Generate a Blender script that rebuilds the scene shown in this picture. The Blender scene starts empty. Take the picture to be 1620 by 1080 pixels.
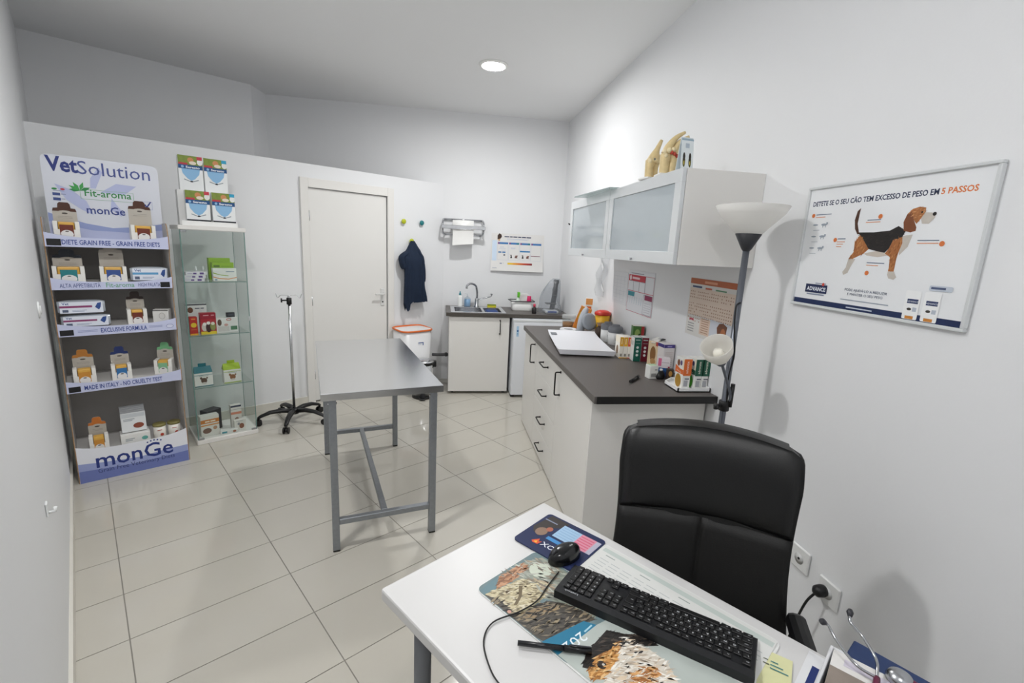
import bpy, bmesh, math, random
from mathutils import Vector, Matrix
random.seed(4)
scene = bpy.context.scene
COL = scene.collection
PI = math.pi

# ------------------------------------------------------------------ camera, world, exposure
cam_d = bpy.data.cameras.new('camera')
cam_d.sensor_width = 36.0
cam_d.lens = 737.4 * 36.0 / 1620.0
cam_d.clip_start = 0.02
cam_d.clip_end = 60
cam = bpy.data.objects.new('camera', cam_d)
COL.objects.link(cam)
CAMZ = 1.588
_y, _p, _r = math.radians(8.873), math.radians(11.4546), math.radians(2.7553)
_f = Vector((math.sin(_y) * math.cos(_p), math.cos(_y) * math.cos(_p), -math.sin(_p)))
_rt = Vector((math.cos(_y), -math.sin(_y), 0))
_up = _rt.cross(_f)
_rt2 = math.cos(_r) * _rt + math.sin(_r) * _up
_up2 = -math.sin(_r) * _rt + math.cos(_r) * _up
cam.matrix_world = Matrix(((_rt2.x, _up2.x, -_f.x, 0), (_rt2.y, _up2.y, -_f.y, 0), (_rt2.z, _up2.z, -_f.z, CAMZ), (0, 0, 0, 1)))
scene.camera = cam
world = bpy.data.worlds.new('world')
scene.world = world
world.use_nodes = True
world.node_tree.nodes['Background'].inputs[0].default_value = (0.8, 0.85, 0.95, 1)
world.node_tree.nodes['Background'].inputs[1].default_value = 0.05
scene.view_settings.view_transform = 'Standard'
scene.view_settings.look = 'None'
scene.view_settings.gamma = 1.0
scene.view_settings.use_curve_mapping = False
scene.view_settings.exposure = 0.52
scene.cycles.max_bounces = 10
scene.cycles.diffuse_bounces = 5
scene.cycles.transparent_max_bounces = 24
LAMP_POWER = 320.0      # emission of the ceiling downlights

# ------------------------------------------------------------------ place: right wall x = XR, back wall y = YB, partition and tiles turned by TH
XR, YB, ZC = 1.385, 5.45, 2.985
TH = math.radians(34.2033)
UX, UY = math.cos(TH), math.sin(TH)
UL, VP, VF, V0 = -0.165, 4.5, 5.3, -1.0      # left wall, partition, far wall behind it, wall behind the camera
ZP = 2.23


def W(u, v, z=0.0):
    return Vector((u * UX - v * UY, u * UY + v * UX, z))


# ------------------------------------------------------------------ materials
def lin(h):
    if not isinstance(h, str):
        return tuple(h)
    h = h.lstrip('#')
    out = []
    for i in (0, 2, 4):
        c = int(h[i:i + 2], 16) / 255
        out.append(c / 12.92 if c <= 0.04045 else ((c + 0.055) / 1.055) ** 2.4)
    return tuple(out)


MATS = {}


def M(col, rough=0.5, metal=0.0, noise=0.0, scale=20.0, bump=0.0, bscale=200.0, coat=0.0, aniso=None, stretch=None, key=None):
    k = key or (col if isinstance(col, str) else tuple(col), rough, metal, noise, scale, bump, bscale, coat)
    if k in MATS:
        return MATS[k]
    m = bpy.data.materials.new('material_%03d' % len(MATS))
    m.use_nodes = True
    nt = m.node_tree
    b = nt.nodes['Principled BSDF']
    c = lin(col)
    b.inputs['Base Color'].default_value = (*c, 1)
    b.inputs['Roughness'].default_value = rough
    b.inputs['Metallic'].default_value = metal
    if coat:
        b.inputs['Coat Weight'].default_value = coat
        b.inputs['Coat Roughness'].default_value = 0.08
    if noise or bump:
        tc = nt.nodes.new('ShaderNodeTexCoord')
        mp = nt.nodes.new('ShaderNodeMapping')
        nt.links.new(tc.outputs['Object'], mp.inputs[0])
        if stretch:
            mp.inputs['Scale'].default_value = stretch
    if noise:
        n = nt.nodes.new('ShaderNodeTexNoise')
        n.inputs['Scale'].default_value = scale
        n.inputs['Detail'].default_value = 6
        nt.links.new(mp.outputs[0], n.inputs['Vector'])
        r = nt.nodes.new('ShaderNodeMix')
        r.data_type = 'RGBA'
        r.inputs[6].default_value = (*[max(0, x * (1 - noise)) for x in c], 1)
        r.inputs[7].default_value = (*[min(1, x * (1 + noise)) for x in c], 1)
        nt.links.new(n.outputs[0], r.inputs[0])
        nt.links.new(r.outputs[2], b.inputs['Base Color'])
    if bump:
        n2 = nt.nodes.new('ShaderNodeTexNoise')
        n2.inputs['Scale'].default_value = bscale
        n2.inputs['Detail'].default_value = 4
        nt.links.new(mp.outputs[0], n2.inputs['Vector'])
        bp = nt.nodes.new('ShaderNodeBump')
        bp.inputs['Strength'].default_value = bump
        bp.inputs['Distance'].default_value = 0.002
        nt.links.new(n2.outputs[0], bp.inputs['Height'])
        nt.links.new(bp.outputs[0], b.inputs['Normal'])
    MATS[k] = m
    return m


def glass(tint='e6f1ee', refl=0.5, key=None, rough=0.02, cover=0.0, cover_col='ffffff'):
    """thin clear sheet: tinted see-through with fresnel reflections; cover adds a milky share"""
    k = key or ('glass', tint, refl, rough, cover, cover_col)
    if k in MATS:
        return MATS[k]
    m = bpy.data.materials.new('glass_%03d' % len(MATS))
    m.use_nodes = True
    nt = m.node_tree
    nt.nodes.clear()
    out = nt.nodes.new('ShaderNodeOutputMaterial')
    tr = nt.nodes.new('ShaderNodeBsdfTransparent')
    tr.inputs[0].default_value = (*lin(tint), 1)
    gl = nt.nodes.new('ShaderNodeBsdfGlossy')
    gl.inputs['Roughness'].default_value = rough
    fr = nt.nodes.new('ShaderNodeLayerWeight')      # facing term: same on both sides of the sheet
    fr.inputs[0].default_value = 0.5
    pw = nt.nodes.new('ShaderNodeMath')
    pw.operation = 'POWER'
    pw.inputs[1].default_value = 4.0
    nt.links.new(fr.outputs['Facing'], pw.inputs[0])
    ml = nt.nodes.new('ShaderNodeMath')
    ml.operation = 'MULTIPLY_ADD'
    ml.inputs[1].default_value = refl
    ml.inputs[2].default_value = 0.045 * refl
    nt.links.new(pw.outputs[0], ml.inputs[0])
    mx = nt.nodes.new('ShaderNodeMixShader')
    nt.links.new(ml.outputs[0], mx.inputs[0])
    nt.links.new(tr.outputs[0], mx.inputs[1])
    nt.links.new(gl.outputs[0], mx.inputs[2])
    last = mx
    if cover:
        df = nt.nodes.new('ShaderNodeBsdfDiffuse')
        df.inputs[0].default_value = (*lin(cover_col), 1)
        tl = nt.nodes.new('ShaderNodeBsdfTranslucent')
        tl.inputs[0].default_value = (*lin(cover_col), 1)
        ad = nt.nodes.new('ShaderNodeMixShader')
        ad.inputs[0].default_value = 0.4
        nt.links.new(df.outputs[0], ad.inputs[1])
        nt.links.new(tl.outputs[0], ad.inputs[2])
        m2 = nt.nodes.new('ShaderNodeMixShader')
        m2.inputs[0].default_value = cover
        nt.links.new(mx.outputs[0], m2.inputs[1])
        nt.links.new(ad.outputs[0], m2.inputs[2])
        last = m2
    nt.links.new(last.outputs[0], out.inputs[0])
    MATS[k] = m
    return m


def emit(col, strength):
    m = bpy.data.materials.new('emitter')
    m.use_nodes = True
    nt = m.node_tree
    nt.nodes.clear()
    out = nt.nodes.new('ShaderNodeOutputMaterial')
    e = nt.nodes.new('ShaderNodeEmission')
    e.inputs[0].default_value = (*col, 1)
    e.inputs[1].default_value = strength
    nt.links.new(e.outputs[0], out.inputs[0])
    return m


WALL = M((0.80, 0.808, 0.821), 0.6, noise=0.012, scale=3, bump=0.12, bscale=90, key='wall')
CEIL = M((0.86, 0.865, 0.87), 0.8, noise=0.01, scale=2, key='ceiling')
WHITE = M((0.80, 0.785, 0.755), 0.35, noise=0.01, scale=8, key='white_laminate')
PAPER = M((0.82, 0.82, 0.82), 0.6, key='white_paper')
BLACK = M('09090b', 0.45)
CHROME = M((0.45, 0.46, 0.48), 0.14, 1.0, key='chrome')
STEEL = M((0.68, 0.69, 0.71), 0.21, 1.0, noise=0.06, scale=30, stretch=(1, 14, 1), key='brushed_steel')
GALV = M((0.30, 0.32, 0.345), 0.42, 0.75, noise=0.14, scale=60, key='galvanised_steel')
WORKTOP = M('5b5653', 0.45, noise=0.22, scale=160, bump=0.08, bscale=260, key='dark_worktop')
NAVY = '1b2a5e'


# ------------------------------------------------------------------ mesh builder
class MB:
    def __init__(self):
        self.v, self.f, self.m, self.s = [], [], [], []

    def add(self, vs, fs, mi=0, smooth=False):
        o = len(self.v)
        self.v += [tuple(p) for p in vs]
        for f in fs:
            self.f.append([i + o for i in f])
            self.m.append(mi)
            self.s.append(smooth)
        return self

    def box(self, a, b, bev=0.0, mi=0, T=None):
        x0, x1 = sorted((a[0], b[0])); y0, y1 = sorted((a[1], b[1])); z0, z1 = sorted((a[2], b[2]))
        vs = [(x0, y0, z0), (x1, y0, z0), (x1, y1, z0), (x0, y1, z0), (x0, y0, z1), (x1, y0, z1), (x1, y1, z1), (x0, y1, z1)]
        fs = [(3, 2, 1, 0), (4, 5, 6, 7), (0, 1, 5, 4), (1, 2, 6, 5), (2, 3, 7, 6), (3, 0, 4, 7)]
        if bev > 0:
            bm = bmesh.new()
            bv = [bm.verts.new(p) for p in vs]
            for f in fs:
                bm.faces.new([bv[i] for i in f])
            bmesh.ops.bevel(bm, geom=list(bm.edges), offset=bev, segments=2 if bev > 0.004 else 1, profile=0.5, affect='EDGES')
            bm.verts.index_update()
            vs = [tuple(p.co) for p in bm.verts]
            fs = [[q.index for q in f.verts] for f in bm.faces]
            bm.free()
        if T is not None:
            vs = [T @ Vector(p) for p in vs]
        return self.add(vs, fs, mi)

    def tube(self, path, r, n=10, mi=0, cap=True, flat=1.0):
        path = [Vector(p) for p in path]
        rs = r if isinstance(r, (list, tuple)) else [r] * len(path)
        vs, fs = [], []
        t0 = (path[1] - path[0]).normalized()
        a = Vector((0, 0, 1)) if abs(t0.z) < 0.9 else Vector((1, 0, 0))
        x = t0.cross(a).normalized()
        for i, p in enumerate(path):
            t = (path[min(i + 1, len(path) - 1)] - path[max(i - 1, 0)]).normalized()
            x = (x - t * x.dot(t)).normalized()
            y = t.cross(x)
            for k in range(n):
                an = 2 * PI * k / n
                vs.append(p + x * (math.cos(an) * rs[i]) + y * (math.sin(an) * rs[i] * flat))
        for i in range(len(path) - 1):
            for k in range(n):
                k2 = (k + 1) % n
                fs.append((i * n + k, i * n + k2, (i + 1) * n + k2, (i + 1) * n + k))
        self.add(vs, fs, mi, True)
        if cap:
            b = len(path) - 1
            o = len(self.v) - len(vs)
            self.f.append([o + k for k in range(n)][::-1]); self.m.append(mi); self.s.append(False)
            self.f.append([o + b * n + k for k in range(n)]); self.m.append(mi); self.s.append(False)
        return self

    def lathe(self, prof, n=24, c=(0, 0, 0), mi=0, T=None, sx=1.0, sy=1.0, cap=True):
        vs, fs = [], []
        for (r, z) in prof:
            for k in range(n):
                an = 2 * PI * k / n
                vs.append(Vector((c[0] + math.cos(an) * r * sx, c[1] + math.sin(an) * r * sy, c[2] + z)))
        for i in range(len(prof) - 1):
            for k in range(n):
                k2 = (k + 1) % n
                fs.append((i * n + k, i * n + k2, (i + 1) * n + k2, (i + 1) * n + k))
        if cap and prof[0][0] > 1e-5:
            fs.append(tuple(range(n))[::-1])
        if cap and prof[-1][0] > 1e-5:
            fs.append(tuple((len(prof) - 1) * n + k for k in range(n)))
        if T is not None:
            vs = [T @ p for p in vs]
        return self.add(vs, fs, mi, True)

    def prism(self, poly, d0, d1, axes='xy', mi=0):
        """2-D outline pushed along the third axis from d0 to d1"""
        def P(a, b, d):
            return {'xy': (a, b, d), 'xz': (a, d, b), 'yz': (d, a, b)}[axes]
        n = len(poly)
        vs = [P(a, b, d0) for a, b in poly] + [P(a, b, d1) for a, b in poly]
        fs = [tuple(range(n))[::-1], tuple(range(n, 2 * n))] + [(i, (i + 1) % n, n + (i + 1) % n, n + i) for i in range(n)]
        return self.add(vs, fs, mi)

    def grid(self, fn, nu, nv, mi=0, closed=False, smooth=True):
        vs = [fn(i / (nu if closed else nu - 1), j / (nv - 1)) for j in range(nv) for i in range(nu)]
        fs = []
        for j in range(nv - 1):
            for i in range(nu if closed else nu - 1):
                i2 = (i + 1) % nu
                fs.append((j * nu + i, j * nu + i2, (j + 1) * nu + i2, (j + 1) * nu + i))
        return self.add(vs, fs, mi, smooth)

    def mesh(self, name, mats):
        me = bpy.data.meshes.new(name)
        me.from_pydata([tuple(p) for p in self.v], [], self.f)
        for m in (mats if isinstance(mats, (list, tuple)) else [mats]):
            me.materials.append(m)
        me.polygons.foreach_set('material_index', self.m)
        me.polygons.foreach_set('use_smooth', self.s)
        bm = bmesh.new(); bm.from_mesh(me)
        bmesh.ops.recalc_face_normals(bm, faces=bm.faces)
        bm.to_mesh(me); bm.free()
        me.update()
        return me

    def build(self, name, mats, parent=None, sub=0):
        o = bpy.data.objects.new(name, self.mesh(name, mats))
        COL.objects.link(o)
        if parent is not None:
            o.parent = parent
        if sub:
            md = o.modifiers.new('subdivision', 'SUBSURF')
            md.levels = md.render_levels = sub
        return o


def tag(o, label, cat, group=None, kind=None):
    if label: o['label'] = label
    if cat: o['category'] = cat
    if group: o['group'] = group
    if kind: o['kind'] = kind
    return o


def thing(name, label, cat, loc=(0, 0, 0), rz=0.0, group=None, tilt=None):
    o = bpy.data.objects.new(name, None)
    o.empty_display_size = 0.05
    COL.objects.link(o)
    o.location = loc
    o.rotation_euler = (tilt[0], tilt[1], rz) if tilt else (0, 0, rz)
    return tag(o, label, cat, group)


def struct(name, mb, mat, label=None):
    o = mb.build(name, mat)
    o['kind'] = 'structure'
    if label: o['label'] = label
    return o


# ------------------------------------------------------------------ flat print: polygons and lettering on a plane
_glyphs = {}


def glyph_mesh(s, bold, shear):
    k = (s, bold, shear)
    if k in _glyphs:
        return _glyphs[k]
    cu = bpy.data.curves.new('lettering', 'FONT')
    cu.body = s
    cu.resolution_u = 2
    cu.offset = bold
    cu.shear = shear
    o = bpy.data.objects.new('lettering', cu)
    me = bpy.data.meshes.new_from_object(o)
    vs = [tuple(v.co) for v in me.vertices]
    fs = [tuple(p.vertices) for p in me.polygons]
    bpy.data.objects.remove(o); bpy.data.meshes.remove(me); bpy.data.curves.remove(cu)
    _glyphs[k] = (vs, fs)
    return _glyphs[k]


class Print:
    def __init__(self, o, ex, ey, lift=0.0006):
        self.o, self.ex, self.ey = Vector(o), Vector(ex).normalized(), Vector(ey).normalized()
        self.n = self.ex.cross(self.ey)
        self.mb, self.mats, self.lift, self.layer = MB(), [], lift, 0

    def _m(self, mat):
        if not hasattr(mat, 'node_tree'):
            mat = M(mat, 0.55)
        if mat not in self.mats:
            self.mats.append(mat)
        return self.mats.index(mat)

    def P(self, x, y):
        return self.o + self.ex * x + self.ey * y + self.n * (self.lift + 0.00003 * self.layer)

    def poly(self, pts, mat):
        self.layer += 1
        self.mb.add([self.P(x, y) for x, y in pts], [tuple(range(len(pts)))], self._m(mat))
        return self

    def rect(self, x0, y0, x1, y1, mat):
        return self.poly([(x0, y0), (x1, y0), (x1, y1), (x0, y1)], mat)

    def rects(self, rs, mat):
        self.layer += 1
        for x0, y0, x1, y1 in rs:
            self.mb.add([self.P(x, y) for x, y in ((x0, y0), (x1, y0), (x1, y1), (x0, y1))], [(0, 1, 2, 3)], self._m(mat))
        return self

    def fur(self, poly, cols, n, ln, ang=0.0, seed=1):
        """short strokes of several tones filling an outline: printed fur"""
        rnd = random.Random(seed)
        xs, ys = [p[0] for p in poly], [p[1] for p in poly]
        self.layer += 1
        k = 0
        while k < n:
            x, y = rnd.uniform(min(xs), max(xs)), rnd.uniform(min(ys), max(ys))
            ins = False
            for (x0, y0), (x1, y1) in zip(poly, poly[1:] + poly[:1]):
                if (y0 > y) != (y1 > y) and x < (x1 - x0) * (y - y0) / (y1 - y0) + x0:
                    ins = not ins
            k += 1
            if not ins:
                continue
            a = ang + rnd.uniform(-.6, .6); L = ln * rnd.uniform(.5, 1.2); wd = L * rnd.uniform(.12, .3)
            c, s_ = math.cos(a), math.sin(a)
            pts = [(x - c * L, y - s_ * L), (x - s_ * wd, y + c * wd), (x + c * L, y + s_ * L), (x + s_ * wd, y - c * wd)]
            self.mb.add([self.P(*q) + self.n * (.00002 * (k % 9)) for q in pts], [(0, 1, 2, 3)], self._m(M(rnd.choice(cols), .5)))
        return self

    def disc(self, cx, cy, rx, mat, ry=None, n=18):
        ry = ry or rx
        return self.poly([(cx + rx * math.cos(2 * PI * k / n), cy + ry * math.sin(2 * PI * k / n)) for k in range(n)], mat)

    def frame(self, x0, y0, x1, y1, t, mat):
        return self.rects([(x0, y0, x1, y0 + t), (x0, y1 - t, x1, y1), (x0, y0, x0 + t, y1), (x1 - t, y0, x1, y1)], mat)

    def text(self, s, x, y, mat, h=None, w=None, align='l', bold=0.0, shear=0.0, rot=0.0):
        """lettering with cap height h (or fitted to width w as well), baseline at y"""
        self.layer += 1
        vs, fs = glyph_mesh(s, bold, shear)
        if not vs:
            return self
        x0 = min(p[0] for p in vs); x1 = max(p[0] for p in vs)
        cap = 0.72
        sy = h / cap if h else w / (x1 - x0)
        sx = w / (x1 - x0) if w else sy
        off = {'l': 0, 'c': -0.5, 'r': -1}[align] * (x1 - x0) * sx
        c, sn = math.cos(rot), math.sin(rot)
        out = []
        for p in vs:
            a, b = (p[0] - x0) * sx + off, p[1] * sy
            out.append(self.P(x + a * c - b * sn, y + a * sn + b * c))
        self.mb.add(out, fs, self._m(mat))
        return self

    def build(self, name, parent):
        return self.mb.build(name, self.mats, parent)


def rrect(x0, y0, x1, y1, r, n=5):
    pts = []
    for cx, cy, a0 in ((x1 - r, y0 + r, -PI / 2), (x1 - r, y1 - r, 0), (x0 + r, y1 - r, PI / 2), (x0 + r, y0 + r, PI)):
        for k in range(n + 1):
            a = a0 + PI / 2 * k / n
            pts.append((cx + r * math.cos(a), cy + r * math.sin(a)))
    return pts


def arc(p0, p1, p2, n=8):
    p0, p1, p2 = Vector(p0), Vector(p1), Vector(p2)
    return [(1 - t) ** 2 * p0 + 2 * t * (1 - t) * p1 + t * t * p2 for t in [k / n for k in range(n + 1)]]


def smooth_path(pts, n=6):
    P = [Vector(p) for p in pts]
    P = [P[0]] + P + [P[-1]]
    out = []
    for i in range(1, len(P) - 2):
        for k in range(n):
            t = k / n
            a, b, c, d = P[i - 1], P[i], P[i + 1], P[i + 2]
            out.append(0.5 * ((2 * b) + (c - a) * t + (2 * a - 5 * b + 4 * c - d) * t * t + (3 * b - a - 3 * c + d) * t ** 3))
    out.append(P[-2])
    return out


def carton(name, label, loc, w, d, h, col, rz=0.0, front=None, left=None, top=None, right=None, group=None, cat='box', tilt=None, rough=0.45):
    """folding carton, origin bottom centre, front face towards local -y"""
    t = thing(name, label, cat, loc, rz, group, tilt)
    MB().box((-w / 2, -d / 2, 0), (w / 2, d / 2, h), 0.0012).build('carton_body', M(col, rough), t)
    if front:
        p = Print((-w / 2, -d / 2, 0), (1, 0, 0), (0, 0, 1)); front(p); p.build('front_print', t)
    if left:
        p = Print((-w / 2, d / 2, 0), (0, -1, 0), (0, 0, 1)); left(p); p.build('side_print', t)
    if right:
        p = Print((w / 2, -d / 2, 0), (0, 1, 0), (0, 0, 1)); right(p); p.build('side_print', t)
    if top:
        p = Print((-w / 2, -d / 2, h), (1, 0, 0), (0, 1, 0)); top(p); p.build('top_print', t)
    return t


# ================================================================== SETTING
def half_clip(poly, n, c):
    out = []
    for i in range(len(poly)):
        a, b = poly[i], poly[(i + 1) % len(poly)]
        da, db = n[0] * a[0] + n[1] * a[1] - c, n[0] * b[0] + n[1] * b[1] - c
        if da <= 0: out.append(a)
        if da * db < 0:
            t = da / (da - db)
            out.append((a[0] + (b[0] - a[0]) * t, a[1] + (b[1] - a[1]) * t))
    return out


U2, V2 = (UX, UY), (-UY, UX)
HALF = [((-U2[0], -U2[1]), -UL), (V2, VP), ((0, 1), YB), ((1, 0), XR), ((-V2[0], -V2[1]), -V0)]
base = [(-9, -9), (9, -9), (9, 9), (-9, 9)]
for n_, c_ in [((-U2[0], -U2[1]), -UL + .1), (V2, VF + .4), ((0, 1), YB + .1), ((1, 0), XR + .1), ((-V2[0], -V2[1]), -V0 + .1)]:
    base = half_clip(base, n_, c_)
GROUT = M('85817a', 0.8, noise=0.1, scale=40)
TILE = M('c0bcb2', 0.11, noise=0.035, scale=5, bump=0.02, bscale=14, key='glazed_floor_tile')
floor = struct('floor', MB().prism(base, -0.06, -0.0015), GROUT, 'glossy pale beige floor tiles with thin grey joints')
TL_, TS_, TU0, TV0, G = 0.600, 0.3136, 0.0034, 3.0687, 0.0022
tile_me = None
for i in range(-1, 9):
    for k in range(-9, 14):
        u0, v1 = TU0 + i * TL_, TV0 - k * TS_
        q = [W(u0 + G, v1 - TS_ + G), W(u0 + TL_ - G, v1 - TS_ + G), W(u0 + TL_ - G, v1 - G), W(u0 + G, v1 - G)]
        poly = [(p.x, p.y) for p in q]
        full = list(poly)
        for n_, c_ in HALF:
            poly = half_clip(poly, n_, c_)
            if len(poly) < 3: break
        if len(poly) < 3: continue
        cx, cy = sum(p[0] for p in full) / 4, sum(p[1] for p in full) / 4
        loc = [(p[0] - cx, p[1] - cy) for p in poly]
        area = abs(sum(a[0] * b[1] - b[0] * a[1] for a, b in zip(poly, poly[1:] + poly[:1]))) / 2
        if area < 0.0008: continue
        whole = area > (TL_ - 2 * G) * (TS_ - 2 * G) * 0.999
        if whole and tile_me is None:
            tile_me = MB().prism(loc, -0.006, 0).mesh('tile', TILE)
        o = bpy.data.objects.new('tile', tile_me if whole else MB().prism(loc, -0.006, 0).mesh('tile', TILE))
        COL.objects.link(o); o.parent = floor; o.location = (cx, cy, 0)

# ceiling over both rooms
struct('ceiling', MB().prism(base, ZC, ZC + 0.08), CEIL, 'smooth white ceiling')


def wall_seg(a, b, t, z0=-0.05, z1=ZC + .02):
    """upright slab along a->b, thickness t to the left of the walking direction"""
    a, b = Vector((a[0], a[1])), Vector((b[0], b[1]))
    d = (b - a).normalized(); n = Vector((-d.y, d.x)) * t
    return MB().prism([tuple(a), tuple(b), tuple(b + n), tuple(a + n)], z0, z1)


lw0, lw1 = W(UL, V0 - .12), W(UL, VF + .1)
fr1 = W((XR + 0.12 + V0 * UY) / UX, V0)
struct('wall_right', wall_seg((XR, -1.4), (XR, YB + .1), -0.1), WALL, 'plain white right wall')
struct('wall_left', wall_seg((lw0.x, lw0.y), (lw1.x, lw1.y), 0.1), WALL, 'plain white left wall')
struct('wall_back', wall_seg((-1.80, YB), (XR, YB), 0.1), WALL, 'white back wall above the sink')
fa, fb = W(UL, VF), W(1.385, VF)
struct('wall_far', wall_seg((fa.x, fa.y), (fb.x, fb.y), 0.1), WALL, 'white wall seen over the partition')
struct('wall_corner', wall_seg((fb.x, fb.y), (-1.80, YB), 0.1), WALL, 'short slanted wall piece over the partition')
ba, bb = W(UL, V0), fr1
struct('wall_front', wall_seg((ba.x, ba.y), (bb.x, bb.y), -0.1), WALL, 'white wall behind the viewer')

# partition with door opening (local frame of the tiles)
part_root = MB()
DU0, DU1, DZ = 1.585, 2.385, 2.035
UE = (YB - VP * UX) / UY
for (u0, u1, z0, z1) in ((UL, DU0, 0, ZP), (DU1, UE + .06, 0, ZP), (DU0, DU1, DZ, ZP)):
    q = [W(u0, VP), W(u1, VP), W(u1, VP + .1), W(u0, VP + .1)]
    part_root.prism([(p.x, p.y) for p in q], z0 - 0.004 if z0 == 0 else z0, z1)
struct('wall_partition', part_root, WALL, 'white partition wall lower than the ceiling')


def strip(name, u0, u1, z1, t, mat, label):
    q = [W(u0, VP - t), W(u1, VP - t), W(u1, VP), W(u0, VP)]
    struct(name, MB().prism([(p.x, p.y) for p in q], 0, z1), mat, label)


SKIRT = M('d8d5cc', 0.2, noise=0.03, scale=6)
strip('baseboard_partition', UL, 1.525, 0.07, 0.011, SKIRT, 'pale tile skirting along the partition')
q = [W(UL, V0), W(UL, VP - .012), W(UL + .012, VP - .012), W(UL + .012, V0)]
struct('baseboard_left', MB().prism([(p.x, p.y) for p in q], 0, 0.075), SKIRT, 'pale tile skirting along the left wall')
struct('baseboard_right', MB().box((XR - .011, -1.0, 0), (XR, 2.05, 0.07)), SKIRT, 'pale tile skirting along the right wall')

# door_1: leaf, frame, hinges, handle
dw = W(DU0, VP)
door = bpy.data.objects.new('door_1', None); COL.objects.link(door)
door.location = dw; door.rotation_euler = (0, 0, TH)
door['kind'] = 'structure'; door['label'] = 'plain white flush door in the partition'
wd = DU1 - DU0
DOORW = M((0.80, 0.79, 0.765), 0.4, noise=0.01, scale=5, key='door_white')
MB().box((0.012, 0.008, 0.008), (wd - .012, 0.048, DZ - .01), 0.002).build('door_leaf', DOORW, door)
tr = MB()
MB().box((-.062, -.018, 0), (0.008, 0.0, DZ + .075), 0.003).build('door_jamb', WHITE, door)
MB().box((wd - .008, -.018, 0), (wd + .062, 0.0, DZ + .075), 0.003).build('door_jamb', WHITE, door)
MB().box((0.008, -.018, DZ - .006), (wd - .008, 0.0, DZ + .075), 0.003).build('door_head', WHITE, door)
for z in (1.78, 1.0, 0.28):
    MB().tube([(0.010, -.008, z - .045), (0.010, -.008, z + .045)], 0.007, 8).build('hinge', STEEL, door)
h = MB().box((wd - .085, -.002, 0.92), (wd - .045, 0.010, 1.10), 0.003)
h.tube([(wd - .065, 0, 1.045), (wd - .065, -.045, 1.045), (wd - .075, -.05, 1.045), (wd - .165, -.05, 1.045)], 0.009, 10)
h.build('door_handle', M((0.72, 0.72, 0.71), 0.3), door)
MB().lathe([(0.008, 0), (0.008, 0.006)], 10, T=Matrix.Translation((wd - .065, 0.0, 0.96)) @ Matrix.Rotation(PI / 2, 4, 'X')).build('keyhole', BLACK, door)


# ================================================================== CEILING LAMPS
def downlight(x, y, power, label):
    t = thing('ceiling_downlight', label, 'ceiling light', (x, y, ZC), 0, 'recessed ceiling downlights')
    MB().lathe([(0.088, 0.0), (0.115, 0.0), (0.115, -.006), (0.108, -.012), (0.092, -.014), (0.088, -.010), (0.088, 0.0)], 40, cap=False).build('trim_ring', M('f2f2ef', 0.4), t)
    MB().lathe([(0.0, -.008), (0.090, -.008)], 40, cap=False).build('diffuser', emit((1.0, 0.995, 0.985), LAMP_POWER * power), t)


downlight(0.376, 4.022, 0.84, 'round glowing ceiling downlight above the counter')
downlight(-0.86, 1.60, 0.84, 'round ceiling downlight over the near floor, above the view')
downlight(0.05, -0.25, 0.38, 'added fill light in downlight form over the viewer, outside the view')  # added fill for the near right wall and desk, no known lamp here

# ================================================================== KITCHEN COUNTER ALONG THE RIGHT WALL
CX0, CY0, CY1, CZ = 0.738, 2.065, 4.085, 0.90      # worktop front edge, near end, far end, top
FX = 0.757                                           # cabinet fronts
HANDLE = M('171615', 0.4, 0.6)


def bar_handle(parent, a, b, out):
    """U-shaped black pull between points a and b, standing off along out"""
    a, b, out = Vector(a), Vector(b), Vector(out)
    p = [a, a + out * 0.8] + arc(a + out * 0.8, a + out, a + out + (b - a) * 0.08, 3)[1:] + arc(b + out + (a - b) * 0.08, b + out, b + out * 0.8, 3) + [b]
    m = MB().tube(p, 0.0048, 8)
    for q in (a, b):
        m.tube([q, q + out * 0.12], 0.008, 8)
    return m.build('handle', HANDLE, parent)


t = thing('worktop', 'long dark grey worktop with black end along the right wall', 'worktop', ((CX0 + XR) / 2, (CY0 + CY1) / 2, CZ - .038))
hw, hl = (XR - CX0) / 2, (CY1 - CY0) / 2
MB().box((-hw, -hl, 0), (hw - .002, hl, 0.038), 0.002).build('slab', WORKTOP, t)
MB().box((-hw + .012, -hl - .0015, 0.0), (hw - .002, -hl, 0.0375)).build('end_strip', M('0b0a0a', 0.45), t)


def base_cab(label, y0, y1, kind, handle_y=None):
    t = thing('base_cabinet', label, 'cabinet', ((FX + XR) / 2, (y0 + y1) / 2, 0), 0, 'base cabinets under the long worktop')
    hx, hy = (XR - FX) / 2, (y1 - y0) / 2
    top = CZ - .040
    MB().box((-hx + .02, -hy + .001, 0.05), (hx - .004, hy - .001, top), 0.001).build('carcass', WHITE, t)
    MB().box((-hx + .026, -hy + .001, 0.0), (-hx + .044, hy - .001, 0.05)).build('plinth', WHITE, t)
    if kind == 'door':
        d = MB().box((-hx, -hy + .002, 0.012), (-hx + .018, hy - .002, top - .003), 0.0015).build('door', WHITE, t)
        hy_ = handle_y - (y0 + y1) / 2
        bar_handle(d, (-hx, hy_, 0.675), (-hx, hy_, 0.825), (-.036, 0, 0))
    else:
        zs = [0.012, 0.217, 0.430, 0.645, top - .003]
        for a, b in zip(zs, zs[1:]):
            d = MB().box((-hx, -hy + .002, a + .0015), (-hx + .018, hy - .002, b - .0015), 0.0015).build('drawer', WHITE, t)
            zc = (a + b) / 2 + .012
            bar_handle(d, (-hx, -.075, zc), (-hx, .075, zc), (-.036, 0, 0))
    return t


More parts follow.
